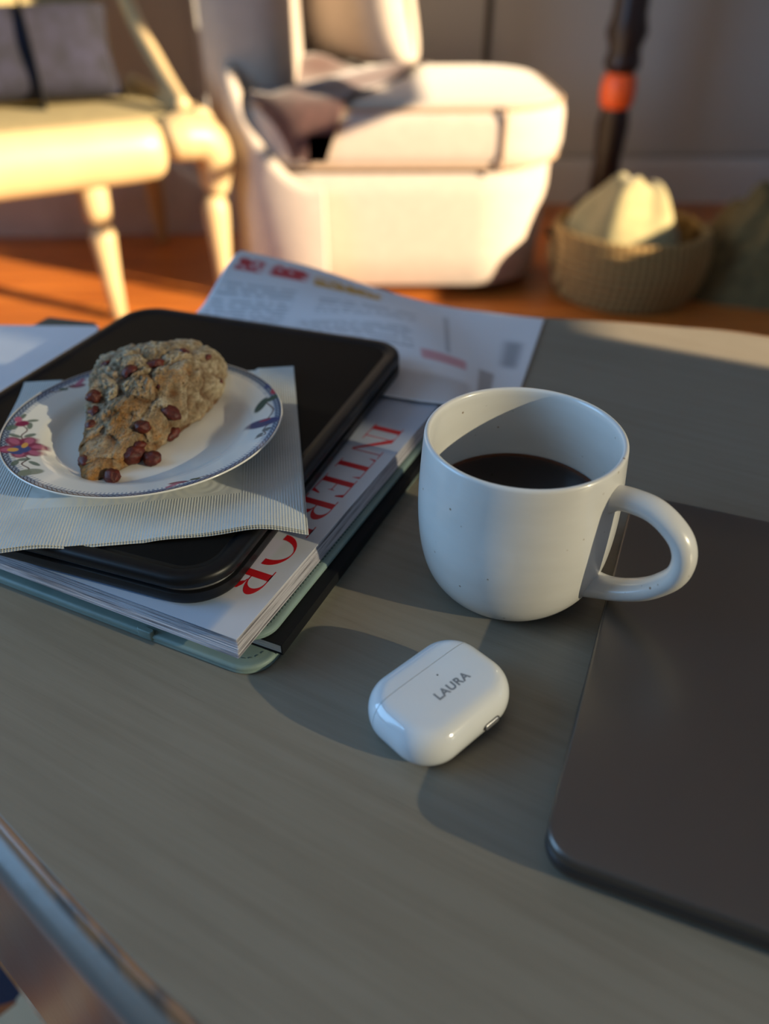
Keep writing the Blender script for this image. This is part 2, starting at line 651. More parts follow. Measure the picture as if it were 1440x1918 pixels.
def window(name, x, hole, mullions, added_transom=None, upper=()):
    y0, y1, z0, z1 = hole
    top = added_transom or z1 - 0.03
    t = bpy.data.objects.new(name, None)
    C.objects.link(t)
    struct(t)
    g = G()
    e = 0.03
    for b in ((y0, y1, z0, z0 + e), (y0, y1, z1 - e, z1), (y0, y0 + e, z0 + e, z1 - e), (y1 - e, y1, z0 + e, z1 - e)):
        g.put(box(x - 0.02, x + 0.02, *b))
    g.add('window_frame', 'trim_paint', t, scale=1, smooth=0)
    cuts = [y0 + e]
    for a, b in mullions:
        add('mullion', *box(x - 0.02, x + 0.02, a, b, z0 + e, top), 'trim_paint', t, scale=1, smooth=0)
        cuts += [a, b]
    cuts.append(y1 - e)
    for a, b in zip(cuts[::2], cuts[1::2]):
        add('pane', *box(x - 0.002, x + 0.002, a, b, z0 + e, top), 'window_glass', t, scale=1, smooth=0)
    if added_transom:
        add('added_transom', *box(x - 0.015, x + 0.015, y0 + e, y1 - e, top, top + 0.022), 'trim_paint', t, scale=1, smooth=0)
        cuts = [y0 + e]
        for a, b in upper:
            add('mullion', *box(x - 0.02, x + 0.02, a, b, top + 0.022, z1 - e), 'trim_paint', t, scale=1, smooth=0)  # added upper bar, there to shade the chair backrest
            cuts += [a, b]
        cuts.append(y1 - e)
        for a, b in zip(cuts[::2], cuts[1::2]):
            add('pane', *box(x - 0.002, x + 0.002, a, b, top + 0.022, z1 - e), 'window_glass', t, scale=1, smooth=0)
    add('window_sill', *box(x - 0.13, x - 0.02, y0 - .05, y1 + .05, z0 - 0.03, z0), 'trim_paint', t, scale=1, smooth=0)
    return t


window('window_1', X1 + 0.05, WR, [], 0.955, [(1.09, 1.27)])  # transom and wide upper mullion added out of view to shade the chair backrest
_w3 = window('window_3', X1 + 0.05, WS, [])
add('added_blind', *box(X1 + 0.012, X1 + 0.018, WS[0], WS[1], 1.42, WS[3]), 'added_blind_cloth', _w3, scale=1, smooth=0)  # added blind, out of view, cuts off the top of the sun beam
window('window_2', X0 - 0.05, WL, [(0.27, 0.33)])
struct(add('baseboard_back', *rloft(3.5, 0.018, 0.002, [(0, 0.0), (0, 0.125), (0.003, 0.135), (0.006, 0.15)], 2, -0.25, Y1 - 0.009), 'trim_paint', scale=1, smooth=0))
struct(add('trim_1', *box(-0.575, -0.505, Y1 - 0.03, Y1, 0.15, 2.2), 'trim_paint', scale=1, smooth=0))
struct(add('trim_2', *box(0.315, 0.335, Y1 - 0.006, Y1, 0.15, H), 'dark_gap', scale=1, smooth=0))

# added sheer curtain, out of view, dims the sun reaching the table
CUR_Y = -0.27
t = thing('sun_dimming_curtain', 'added unseen pale sheer curtain dimming the sun on the table', 'curtain', (X1 - 0.07, CUR_Y, 0))


def cur(u, v):
    y = -u * 1.04
    return (0.012 * math.sin(y * 34), y, 0.79 + v * 1.36)


add('curtain_panel', *grid(140, 6, cur), 'sheer_cloth', t, scale=1, smooth=180)
add('curtain_rod', *sweep([(0, -1.15, 2.16), (0, 0.05, 2.16)], 0.012, n=10), 'dark_wood', t, scale=1)

# ------------------------------------------------------------------ the table
TB = [(-345, 400), (-322, 318), (-240, 244), (-143, 162.5), (-96, 124), (-58, 95.5), (20, 44), (120, 0), (260, -24), (400, 8), (515, 105), (575, 245), (560, 390), (470, 500), (318, 590), (242, 614), (136, 633), (20, 640), (-110, 622), (-230, 570), (-312, 492)]
OUT = spline(TB, 8, True)
tang = np.roll(OUT, -1, 0) - np.roll(OUT, 1, 0)
tang /= np.linalg.norm(tang, axis=1)[:, None]
NRM = np.c_[tang[:, 1], -tang[:, 0]]          # outward (points run counter-clockwise)


def off(d):
    return OUT + NRM * d


def table():
    cx, cy = 120.0, 310.0
    t = thing('coffee_table', 'oval grey painted wooden table with worn moulded edge under everything', 'table', (cx / 1000, cy / 1000, 0))
    Z = T * 1000
    o = OUT - (cx, cy)

    def ring(d, z):
        return [(x - cx, y - cy, Z + z) for x, y in off(d)]
    add('table_top', *bridge([ring(-3, -18), ring(-1.2, -18), ring(-1.0, -0.35), ring(-1.5, 0.0)]), 'table_paint', t, smooth=20)
    prof = [(-1.1, -0.1), (0.6, -0.15), (1.6, -0.8), (2.2, -2.2), (4.2, -3.6), (7.0, -5.0), (9.6, -8.0), (11.0, -12.0), (11.0, -15.5), (9.8, -18.5), (8.6, -20.2), (7.6, -21.6), (6.0, -23.0), (1.0, -23.6), (0.2, -20.0)]
    grey, brown, dark = np.array(S(112, 110, 104)[:3]), np.array(S(150, 106, 66)[:3]), np.array(S(84, 60, 42)[:3])
    cols, rings = [], []
    for k, (d, z) in enumerate(prof):
        rg = ring(d, z)
        rings.append(rg)
        for (x, y, zz) in rg:
            nz = noise.noise(Vector((x * 0.08, y * 0.08, k * 0.7)))
            n2 = noise.noise(Vector((x * 0.03 + 9, y * 0.03, 0)))
            a = 0.0
            if k in (0, 1, 2, 3):
                a = 0.85 + 0.5 * nz
            if k in (10, 11, 12):
                a = 0.75 + 1.4 * n2 + 0.6 * nz
            a = min(max(a, 0), 1)
            c = grey * (1 - a) + (brown if nz > -0.25 else dark) * a
            cols.append(c)
    v, f = bridge(rings, False, False)
    add('edge_moulding', v, f, 'moulding_paint', t, smooth=60, cols=cols)
    # apron with a scalloped lower edge
    n = len(OUT)
    rs, cols = [], []
    s = np.cumsum(np.r_[0, np.linalg.norm(np.diff(OUT, axis=0), axis=1)])
    for d, k in ((-4, 0), (7, 0), (9, .33), (14, .66), (20, 1), (10, 1), (-6, 0)):
        rg = []
        for j, (x, y) in enumerate(off(d)):
            low = -158 - 14 * math.sin(s[j] / 40.0)
            z = -23 * (1 - k) + low * k
            rg.append((x - cx, y - cy, Z + z))
            nz = noise.fractal(Vector((x * 0.05, y * 0.05, z * 0.09)), 1.0, 2.0, 4)
            a = min(max(0.1 + nz * 1.1 + (0.45 if k == 1 else 0), 0), 1)
            cols.append(np.array(S(84, 80, 72)[:3]) * (1 - a) + np.array(S(84, 48, 26)[:3]) * a)
        rs.append(rg)
    v, f = bridge(rs, False, False)
    add('apron', v, f, 'moulding_paint', t, smooth=40, cols=cols)
    # lower shelf
    rs, cols = [], []
    for k, (d, z) in enumerate(((-20, -318), (12, -318), (17, -314), (18, -306), (15, -301), (10, -300), (-60, -300))):
        rg = ring(d, z)
        rs.append(rg)
        for (x, y, zz) in rg:
            a = min(max((0.75 if k in (3, 4) else 0.05) + 0.9 * noise.noise(Vector((x * .06, y * .06, k))), 0), 1) if k > 1 else 0.6
            cols.append(np.array(S(214, 198, 168)[:3]) * (1 - a) + np.array(S(130, 84, 46)[:3]) * a)
    v, f = bridge(rs, True, True)
    add('lower_shelf', v, f, 'moulding_paint', t, smooth=50, cols=cols)
    for (x, y) in ((-200, 400), (60, 110), (440, 150), (300, 520)):
        p = [(17, 12.2), (22, 22), (15, 38), (19, 60), (26, 110), (20, 145), (27, 150), (27, 161.5)]
        g = G().put(lathe(p, 20), (x - cx, y - cy, 0))
        g.put(lathe([(24, 180.5), (26, 220), (20, 240), (27, 330), (27, 440), (24, 459)], 20), (x - cx, y - cy, 0))
        g.add('leg', 'cream_paint', t)


table()
add_rug = add('rug', *rloft(2.05, 1.55, 0.03, [(0.0, 0.0005), (0, 0.009), (0.004, 0.012)], 3), 'rug_wool', scale=1, smooth=0)
add_rug.location = (0.05, 0.25, 0)
tag(add_rug, 'dark blue and rust patterned rug on the floor beneath the table', 'rug')


# ------------------------------------------------------------------ laptop
def laptop():
    a = R(-22.3)
    u, v = Vector((math.cos(a), math.sin(a))), Vector((-math.sin(a), math.cos(a)))
    W, D = 316.0, 226.0
    c = Vector((52.2, 141.5)) + u * W / 2 + v * D / 2
    t = thing('laptop', 'closed dark grey metal laptop lying at the right edge of the table', 'laptop', (c.x / 1000, c.y / 1000, T), a)
    add('base', *rloft(W, D, 12, [(9, 1.6), (5, 1.7), (2.2, 2.4), (0.6, 4.0), (0, 6.2), (0, 9.6), (0.4, 10.2)], 10), 'laptop_base_metal', t)
    add('lid', *rloft(W, D, 12, [(0.5, 10.7), (0, 11.1), (0, 13.6), (0.25, 14.7), (0.8, 15.3), (1.5, 15.5)], 10), 'laptop_metal', t)
    add('hinge', *rloft(W - 60, 5, 2, [(0, 9.4), (0, 11.6)], 3, 0, D / 2 - 4.5), 'port_dark', t)
    for sx in (-1, 1):
        for sy in (-1, 1):
            add('rubber_foot', *rloft(18, 18, 8.9, [(0.4, 0.0), (0, 0.4), (0, 2.0)], 6, sx * (W / 2 - 26), sy * (D / 2 - 24)), 'rubber', t)
    g = G()
    add('charging_port', *rloft(1.2, 10, .55, [(0, 5.0), (0, 7.4)], 3, -W / 2 + 0.35, D / 2 - 40), 'port_dark', t)


laptop()

# ------------------------------------------------------------------ mug
MUG = (63.0, 298.0)


def mug():
    t = thing('coffee_mug', 'wide off-white speckled ceramic mug half full of black coffee', 'mug', (MUG[0] / 1000, MUG[1] / 1000, T), R(-39))
    outp = spline([(24, 1.0), (28.5, 0.0), (32.0, 0.8), (37.0, 5.5), (41.8, 14), (44.8, 26), (46.2, 40), (46.4, 54), (45.6, 70), (44.7, 83.4)], 4)
    inp = spline([(42.0, 83.6), (42.4, 70), (42.8, 54), (42.4, 38), (40.5, 24), (35, 12), (25, 7), (0.8, 6)], 4)
    prof = [(0.5, 2.0), (22, 2.0)] + [tuple(p) for p in outp] + [(44.5, 84.4), (43.9, 85.0), (43.1, 85.1), (42.4, 84.6)] + [tuple(p) for p in inp]
    prof = [(r_ * 1.012, z_) for r_, z_ in prof]
    v, f = lathe(prof, 96)
    add('body', v, f, 'mug_glaze', t, smooth=60)
    path = spline([(42, 0, 68), (48, 0, 71), (55, 0, 72), (63, 0, 71.5), (70.5, 0, 68), (77, 0, 62), (80, 0, 54), (79, 0, 44.5), (73.5, 0, 36), (66, 0, 29), (55, 0, 22.8), (45, 0, 20), (36, 0, 19)], 6)
    m_ = len(path)
    k = np.linspace(0, 1, m_)
    flare = 1 + 0.35 * np.exp(-(k / 0.06) ** 2) + 0.45 * np.exp(-((1 - k) / 0.09) ** 2)
    add('handle', *sweep(path, 5.0 * flare, 6.4 * flare, 20, (0, 1, 0)), 'mug_glaze', t, smooth=180)
    add_c = add('coffee', *lathe([(0.5, 30), (39.5, 30), (42.2, 47.0), (42.35, 47.9), (41.8, 47.6), (40.5, 47.4), (0.5, 47.4)], 80), 'coffee_liquid', None, smooth=30)
    add_c.location = (MUG[0] / 1000, MUG[1] / 1000, T)
    tag(add_c, 'dark black coffee filling the lower half of the white mug', 'coffee')


mug()


# ------------------------------------------------------------------ earbud case
def case():
    t = thing('earbud_case', 'glossy white earbud charging case marked LAURA on the bare table', 'earbud case', (0.0222, 0.2100, T), R(42.5))
    W, D, hz = 58.0, 43.6, 21.2
    prof = []
    for i in range(0, 25):
        a = R(-90 + 180 * i / 24)
        ins = 8.6 * (1 - max(math.cos(a), 0) ** 0.85)
        prof.append((ins, hz / 2 + (hz / 2 - 0.35) * (abs(math.sin(a)) ** 0.94) * (1 if a > 0 else -1)))
    prof = [(15.5, 0.0), (12, 0.12)] + prof + [(12, hz - 0.12), (15.5, hz)]
    v, f = rloft(W, D, 16.5, prof, 14)
    seam = 9.2                       # lid boundary along the short axis
    for nm, keep in (('body', -1), ('lid', 1)):
        o = add(nm, v, f, 'case_plastic', t, smooth=180)
        bm = bmesh.new()
        bm.from_mesh(o.data)
        geo = bm.verts[:] + bm.edges[:] + bm.faces[:]
        r = bmesh.ops.bisect_plane(bm, geom=geo, plane_co=(0, (seam + keep * 0.14) / 1000, 0), plane_no=(0, keep, 0), clear_inner=True)
        ed = [e for e in r['geom_cut'] if isinstance(e, bmesh.types.BMEdge)]
        bmesh.ops.holes_fill(bm, edges=ed, sides=0)
        bm.to_mesh(o.data)
        bm.free()
        o.data.polygons.foreach_set('use_smooth', [True] * len(o.data.polygons))
        o.data.set_sharp_from_angle(angle=R(40))
    add('status_light', *lathe([(0.4, hz - 0.1), (0.4, hz + 0.03)], 12), 'port_dark', t).location = (0.002, 0.0035, 0)
    # charging socket on the long near side
    p = add('charging_port', *rloft(9.0, 3.2, 1.55, [(0, 0), (0, 0.5)], 6), 'port_dark', t, smooth=30)
    p.rotation_euler = (R(78), 0, 0)
    p.location = (0.0075, -0.02195, 0.0096)
    q = add('port_lining', *rloft(8.0, 2.2, 1.05, [(0.2, 0.4), (0, 0.55), (0.2, 0.7)], 6), 'port_metal', p, smooth=30)
    # lettering
    cu = bpy.data.curves.new('lettering', 'FONT')
    cu.body = 'LAURA'
    cu.size = 0.0054
    cu.space_character = 1.12
    cu.offset = 0.00016
    cu.extrude = 0.00003
    cu.align_x = 'CENTER'
    cu.align_y = 'CENTER'
    tmp = bpy.data.objects.new('tmp_text', cu)
    C.objects.link(tmp)
    dg = bpy.context.evaluated_depsgraph_get()
    me = bpy.data.meshes.new_from_object(tmp.evaluated_get(dg))
    bpy.data.objects.remove(tmp)
    me.name = 'lettering'
    me.materials.clear()
    me.materials.append(MT['print_grey'].m)
    o = bpy.data.objects.new('lettering', me)
    link(o, t)
    o.location = (0.0022, -0.0046, hz / 1000 + 0.00001)
    o['label'] = 'grey capital letters LAURA printed on the case'


case()

# ------------------------------------------------------------------ stack: folio, black book, magazine, tablet
def dirv(deg):
    return Vector((math.cos(R(deg)), math.sin(R(deg))))


def stitches(w_, d_, r, inset, z, step, ln, wd):
    """short thread boxes following a rounded-rectangle line"""
    P = np.array(rr(w_ - 2 * inset, d_ - 2 * inset, r - inset, 8))
    P = np.r_[P, P[:1]]
    seg = np.linalg.norm(np.diff(P, axis=0), axis=1)
    s = np.r_[0, np.cumsum(seg)]
    g = G()
    for d in np.arange(0, s[-1] - step, step):
        i = np.searchsorted(s, d, 'right') - 1
        p = P[i] + (P[i + 1] - P[i]) * (d - s[i]) / seg[i]
        tv = (P[i + 1] - P[i]) / seg[i]
        nv = np.array((-tv[1], tv[0]))
        v = []
        for zz, k in ((z - 0.15, 1.0), (z + 0.22, 0.6)):
            for a, b in ((-1, -1), (1, -1), (1, 1), (-1, 1)):
                q = p + tv * a * ln / 2 * k + nv * b * wd / 2 * k
                v.append((q[0], q[1], zz))
        g.put((v, [(3, 2, 1, 0), (4, 5, 6, 7), (0, 1, 5, 4), (1, 2, 6, 5), (2, 3, 7, 6), (3, 0, 4, 7)]))
    return g


def folio():
    fr = 154.8                     # direction of the front edge, pointing left
    W, D = 300.0, 216.0            # along the front edge / along the right edge
    corner = Vector((-55.2, 228.3))
    u, v = dirv(fr - 180), dirv(fr - 90)
    c = corner - u * W / 2 + v * D / 2
    t = thing('leather_folio', 'mint green stitched leather folio at the bottom of the stack', 'folio', (c.x / 1000, c.y / 1000, T), R(fr - 180))
    lo = add('lower_cover', *rloft(W, D, 14, [(1.2, 0.0), (0.2, 0.6), (0.0, 1.4), (0.35, 2.1), (0.1, 2.7), (0.0, 3.6), (0.5, 4.5), (1.6, 4.9), (3.2, 4.7), (4.0, 4.9), (8, 5.0)], 10), 'mint_leather', t, smooth=50)
    stitches(W, D, 14, 5.6, 5.0, 3.0, 2.1, 0.55).add('stitching', 'mint_thread', lo, smooth=0, kind='stuff')
    W2, D2 = W - 8, D - 12
    cx, cy = 1.2, 3.0
    upr = add('upper_cover', *rloft(W2, D2, 14, [(1.2, 11.6), (0.2, 12.0), (0, 12.6), (0.3, 13.2), (0.0, 13.9), (0.7, 14.7), (2, 15.0), (3.6, 14.8), (8, 15.0)], 10, cx, cy), 'mint_leather', t, smooth=50)
    st = stitches(W2, D2, 14, 3.4, 15.0, 2.4, 1.7, 1.0).add('stitching', 'mint_thread', upr, smooth=0, kind='stuff')
    st.location = (cx / 1000, cy / 1000, 0)
    add('spine', *rloft(12, D - 20, 5, [(1, 0.6), (0, 2), (0, 12.6), (1, 14.2)], 6, -W / 2 + 4, 0), 'mint_leather', t)
    add('pen_loop', *rloft(9, 3.0, 1.4, [(0.3, 1.0), (0, 1.6), (0, 6.0), (0.4, 6.5)], 4, W / 2 - 62, -D / 2 + 1.0), 'mint_leather', t)
    return t


folio()


def black_book():
    rdir = 65.5
    corner = Vector((-46.2, 240.2))
    v, u = dirv(rdir), dirv(rdir - 90)
    W, D = 128.0, 186.0
    c = corner - u * W / 2 + v * D / 2
    t = thing('black_book', 'slim black covered book poking out between the mint covers', 'book', (c.x / 1000, c.y / 1000, T), R(rdir - 90))
    z0, z1 = 5.1, 11.4
    add('cover', *box(-W / 2, W / 2, -D / 2, D / 2, z1 - 0.6, z1), 'book_black', t, smooth=0)
    add('cover', *box(-W / 2, W / 2, -D / 2, D / 2, z0, z0 + 0.6), 'book_black', t, smooth=0)
    add('spine', *rloft(0.9, D, 0.4, [(0, z0 + .01), (0, z1 - .01)], 3, W / 2 + 0.1, 0), 'book_black', t, smooth=0)
    g = G()
    for k in range(14):
        za = z0 + 0.65 + k * (z1 - z0 - 1.3) / 14
        g.put(box(-W / 2 + 1, W / 2 - 0.5, -D / 2 + 0.5 + random.uniform(0, .25), D / 2 - 0.6, za, za + (z1 - z0 - 1.3) / 14 * 0.9))
    g.add('pages', 'book_page', t, smooth=0, kind='stuff')


black_book()

# serif capitals, cap height 1, drawn as flat polygons (list of outlines, each filled)
TK, TN = 0.165, 0.030


def rect(x0, x1, y0, y1):
    return [(x0, y0), (x1, y0), (x1, y1), (x0, y1)]


def arc(cx, cy, rx, ry, a0, a1, n=20):
    return [(cx + rx * math.cos(R(a0 + (a1 - a0) * i / n)), cy + ry * math.sin(R(a0 + (a1 - a0) * i / n))) for i in range(n + 1)]


def ribbon(outer, inner):
    return [[outer[i], outer[i + 1], inner[i + 1], inner[i]] for i in range(len(outer) - 1)]


def serif(x, y, w_):
    return rect(x - w_ / 2, x + w_ / 2, y, y + TN)


GL = {}
GL['I'] = (0.40, [rect(.20 - TK / 2, .20 + TK / 2, 0, 1), serif(.20, 0, .36), serif(.20, 1 - TN, .36)])
GL['N'] = (0.98, [rect(.16, .16 + TN, 0, 1), rect(.80, .80 + TN, 0, 1), [(.08, 1), (.27, 1), (.83, 0), (.75, 0)], serif(.175, 0, .3), serif(.815, 1 - TN, .3), serif(.14, 1 - TN, .24)])
GL['T'] = (0.86, [rect(.43 - TK / 2, .43 + TK / 2, 0, 1), serif(.43, 0, .36), rect(.04, .82, 1 - TN, 1), [(.04, 1), (.07, 1), (.10, .93), (.04, .74)], [(.82, 1), (.82, .74), (.76, .93), (.79, 1)]])
GL['E'] = (0.80, [rect(.14, .14 + TK, 0, 1), rect(.04, .70, 0, TN), rect(.04, .68, 1 - TN, 1), rect(.3, .52, .5, .5 + TN), [(.70, 0), (.74, .27), (.70, .27), (.60, .03)], [(.68, 1), (.71, .76), (.67, .76), (.58, .97)], [(.50, .515), (.54, .64), (.54, .39)]])
_rb = ribbon(arc(.36, .745, .36, .255, 90, -90), arc(.36, .745, .20, .225, 90, -90))
_rl = ribbon([(.40, .49), (.54, .47), (.64, .40), (.68, .28), (.70, .14), (.76, .06), (.86, .05)], [(.38, .47), (.44, .45), (.48, .36), (.51, .22), (.55, .07), (.66, -.01), (.84, 0)])
GL['R'] = (0.88, [rect(.14, .14 + TK, 0, 1), serif(.2, 0, .36), rect(.04, .36, 1 - TN, 1), rect(.3, .38, .49, .52)] + _rb + _rl)
GL['O'] = (0.96, ribbon(arc(.48, .5, .44, .515, 0, 360, 48), arc(.48, .5, .285, .485, 0, 360, 48)))


def magazine():
    rdir = 64.6
    corner = Vector((-62.5, 229.5))
    fdir = rdir + 92.2
    v, u = dirv(rdir), dirv(rdir - 90)     # v along the right edge (away), u outwards to the right
    W, D = 285.0, 228.0                    # W: from the right edge to the left, D along the right edge
    c = corner - u * W / 2 + v * D / 2
    t = thing('magazine', 'thick glossy magazine with red serif title INTERIOR under the tablet', 'magazine', (c.x / 1000, c.y / 1000, T), R(rdir - 90))
    z0, z1 = 15.2, 26.0
    # page block: leaves fanned a little at the fore edge and sagging towards the spine
    N = 46
    g = G()

    def sag(y):        # y measured from the near (fore) edge
        return -1.4 * sm(90, 215, y)
    for k in range(N):
        fz = k / (N - 1)
        jx = random.uniform(-0.35, 0.35) + 2.0 * (1 - fz)
        jy = random.uniform(-0.3, 0.3) - 3.0 * (1 - fz) + 2.4
        za = z0 + k * (z1 - 0.35 - z0) / N
        th = (z1 - 0.35 - z0) / N * 0.72
        ys = np.linspace(-D / 2 + jy, D / 2, 9)
        vv, ff = [], []
        rings = []
        for y in ys:
            dz = sag(y + D / 2) * fz
            x1 = W / 2 + jx - 1.8
            rings.append([(-W / 2, y, za + dz), (x1, y, za + dz), (x1, y, za + dz + th), (-W / 2, y, za + dz + th)])
        g.put(bridge(rings))
    g.add('pages', 'magazine_page', t, smooth=0, kind='stuff')
    # cover, printed
    nu, nv = 120, 90

    def fn(a, b):
        y = -D / 2 + b * D
        return (-W / 2 + a * W, y, z1 + sag(b * D))
    vv, ff = grid(nu, nv, fn, 0.3)
    P = np.array(vv)
    xr = W / 2 - P[:, 0]                   # distance from the right edge (top of the cover)
    yn = P[:, 1] + D / 2                   # distance from the fore edge
    col = np.tile(np.array(S(196, 196, 200)[:3]), (len(P), 1))
    blue = np.array(S(150, 170, 196)[:3])
    k = sm(13, 15, xr) * (1 - sm(17, 19, yn))
    col = col * (1 - k[:, None]) + blue * k[:, None]
    k = sm(15, 17, xr) * sm(30, 32, yn) * (1 - sm(66, 67, yn))
    col = col * (1 - k[:, None]) + np.array(S(206, 200, 214)[:3]) * k[:, None]
    k = sm(34, 36, xr) * sm(66, 70, yn)
    col = col * (1 - k[:, None]) + np.array(S(170, 166, 172)[:3]) * k[:, None]
    k = sm(158, 164, yn)
    col = col * (1 - 0.6 * k[:, None]) + np.array(S(150, 162, 182)[:3]) * 0.6 * k[:, None]
    cov = add('cover', vv, ff, 'magazine_print', t, smooth=0, cols=col)
    # title letters: read from the far end towards the fore edge, heads to the right
    cap = 18.5
    word = 'INTERIOR'
    adv = [GL[ch][0] * cap for ch in word]
    total = sum(adv)
    start, end = 190.0, 21.0              # distances from the fore edge
    sx = (start - end) / total
    pos = start
    for i, ch in enumerate(word):
        g = G()
        for poly in GL[ch][1]:
            pts = []
            for (gx, gy) in poly:
                if ch == 'O' and i == 6 and gy < 0.46:
                    gy = 0.46
                yy = pos - gx * cap * sx
                xx = 7.4 + (1 - gy) * cap
                z = z1 + sag(yy) + 0.02
                pts.append((W / 2 - xx, yy - D / 2, z))
            n = len(pts)
            top = [(p[0], p[1], p[2] + 0.035) for p in pts]
            if ch == 'O' and max(abs(pts[a][0] - pts[0][0]) for a in range(n)) < 0.05:
                continue
            g.put((pts + top, [list(range(n))[::-1], [n + q for q in range(n)]] + [(q, (q + 1) % n, n + (q + 1) % n, n + q) for q in range(n)]))
        g.add('title_letter', 'red_ink', cov, smooth=0)
        pos -= adv[i] * sx
    add('spine', *box(-W / 2, W / 2, D / 2, D / 2 + 0.5, z0, z1 - 1.4), 'magazine_print', t, smooth=0, cols=np.tile(np.array(S(190, 190, 194)[:3]), (8, 1)))


magazine()


def tablet():
    a = R(-20.2)
    W, D = 214.0, 262.0
    c = (-128.5, 402.7)
    t = thing('tablet', 'black tablet in a rounded rubber folio case lying on the magazine', 'tablet', (c[0] / 1000, c[1] / 1000, T), a)
    z0, z1 = 26.4, 42.0
    add('back_shell', *rloft(W, D, 24, [(3.5, z0), (1.2, z0 + .5), (0.2, z0 + 2), (0, z0 + 4.0), (0.0, z0 + 7.0), (0.8, z0 + 7.4)], 12), 'tablet_rubber', t, smooth=40)
    add('metal_body', *rloft(W - 4, D - 4, 22, [(0.4, z0 + 7.2), (0, z0 + 7.6), (0, z0 + 9.6), (0.4, z0 + 10)], 12), 'tablet_metal', t, smooth=40)
    add('front_cover', *rloft(W, D, 24, [(0.8, z0 + 9.6), (0.0, z0 + 10.2), (0, z1 - 2.4), (0.5, z1 - 1.0), (1.6, z1 - 0.2), (3.2, z1), (6.4, z1 - 0.1), (7.6, z1 - 0.5), (8.4, z1 - 1.1), (12, z1 - 1.2)], 12), 'tablet_rubber', t, smooth=60)
    add('cover_panel', *rloft(W - 20, D - 20, 15, [(0, z1 - 1.3), (0.2, z1 - 1.1), (1, z1 - 1.05)], 10), 'tablet_face', t, smooth=40)
    return a, c, W, D, z1


TAB = tablet()


# ------------------------------------------------------------------ loose papers
def newspaper():
    t = (0.0, 0.54, T)
    nu, nv = 110, 80
    far = spline([(-113, 622, 62), (-60, 634, 44), (-8, 642, 24), (50, 640, 9), (100, 633, 4), (137, 627, 1.5)], 24)
    near = spline([(-200, 500, 27.4), (-120, 470, 27.2), (-40, 455, 27.2), (22, 436, 26.6), (50, 432, 24), (66, 436, 8), (80, 440, 1.6)], 20)

    def samp(c, u):
        x = u * (len(c) - 1)
        i = min(int(x), len(c) - 2)
        return c[i] + (c[i + 1] - c[i]) * (x - i)

    def fn(u, v):
        a, b = samp(far, u), samp(near, u)
        p = a + (b - a) * v
        # settle quickly towards the near edge level on the left, stay low on the right
        k = sm(0.0, 0.42, v)
        q = float(sm(0.35, 0.75, u))
        z = a[2] + (b[2] - a[2]) * (k * (1 - q) + v ** 1.6 * q)
        wv = 0.8 * math.sin(u * 7 + v * 4) * (1 - u) * (1 - v)
        return (p[0], p[1] - 540, z + wv)
    vv, ff = grid(nu, nv, fn, 0.25)
    U = np.array([i / (nu - 1) for i in range(nu) for j in range(nv)] * 2)
    V = np.array([j / (nv - 1) for i in range(nu) for j in range(nv)] * 2)
    col = np.tile(np.array(S(226, 230, 236)[:3]), (len(vv), 1))

    def paint(m_, c, k=1.0):
        nonlocal col
        m_ = (m_ * k)[:, None]
        col = col * (1 - m_) + np.array(S(*c)[:3]) * m_

    def rectm(u0, u1, v0, v1, e=0.006):
        return sm(u0 - e, u0 + e, U) * (1 - sm(u1 - e, u1 + e, U)) * sm(v0 - e, v0 + e, V) * (1 - sm(v1 - e, v1 + e, V))
    nzv = np.array([noise.noise(Vector((a * 130, b * 40, 0))) for a, b in zip(U, V)])
    paint(rectm(.03, .10, .06, .13) * (nzv > -.25), (196, 64, 70))
    paint(rectm(.12, .21, .06, .13) * (nzv > -.25), (196, 64, 70))
    paint(rectm(.23, .42, .07, .14) * (nzv > -.35), (206, 158, 72))
    for (u0, u1, v0, v1) in ((.02, .20, .20, .50), (.26, .52, .22, .34), (.24, .50, .40, .60)):
        lines = (np.sin(V * 260) > 0.1)
        paint(rectm(u0, u1, v0, v1) * lines * (nzv > -.2), (120, 132, 140), .55)
    paint(rectm(.84, .92, .28, .52, .03), (110, 120, 134), .65)
    paint(rectm(.52, .68, .58, .66), (205, 130, 142), .8)
    paint(rectm(.74, .82, .60, .98, .01), (140, 134, 132), .7)
    paint(rectm(.40, .70, .78, 1.0, .03), (176, 170, 168), .6)
    paint(rectm(.60, .62, .15, .55, .004), (176, 182, 190), .8)
    o = add('newspaper_page', vv, ff, 'newsprint', None, smooth=180, cols=col)
    o.location = t
    tag(o, 'printed page with red and yellow headings curling up behind the tablet', 'newspaper')


newspaper()


def flat_sheet(name, pts, z, th, mat, label, cat, wav=0.6):
    c = np.mean(np.array(pts), 0)
    A, B, Cc, Dd = [np.array(p) - c for p in pts]

    def fn(u, v):
        p = (A * (1 - u) + B * u) * (1 - v) + (Dd * (1 - u) + Cc * u) * v
        return (p[0], p[1], z + wav * math.sin(u * 5) * math.sin(v * 4 + 1))
    o = add(name, *grid(24, 24, fn, th), mat, None, smooth=50)
    o.location = (c[0] / 1000, c[1] / 1000, T)
    return tag(o, label, cat)


flat_sheet('card_folder', [(-312, 440), (-150, 430), (-222, 566), (-262, 577)], 25.6, 1.0, 'teal_card', 'dark teal card folder peeking out left of the tablet', 'folder', 0)
flat_sheet('paper_sheet', [(-345, 455), (-190, 380), (-216, 556), (-320, 562)], 26.5, 0.3, 'white_paper', 'plain white paper sheet lying on the teal folder at far left', 'paper', 0.3)


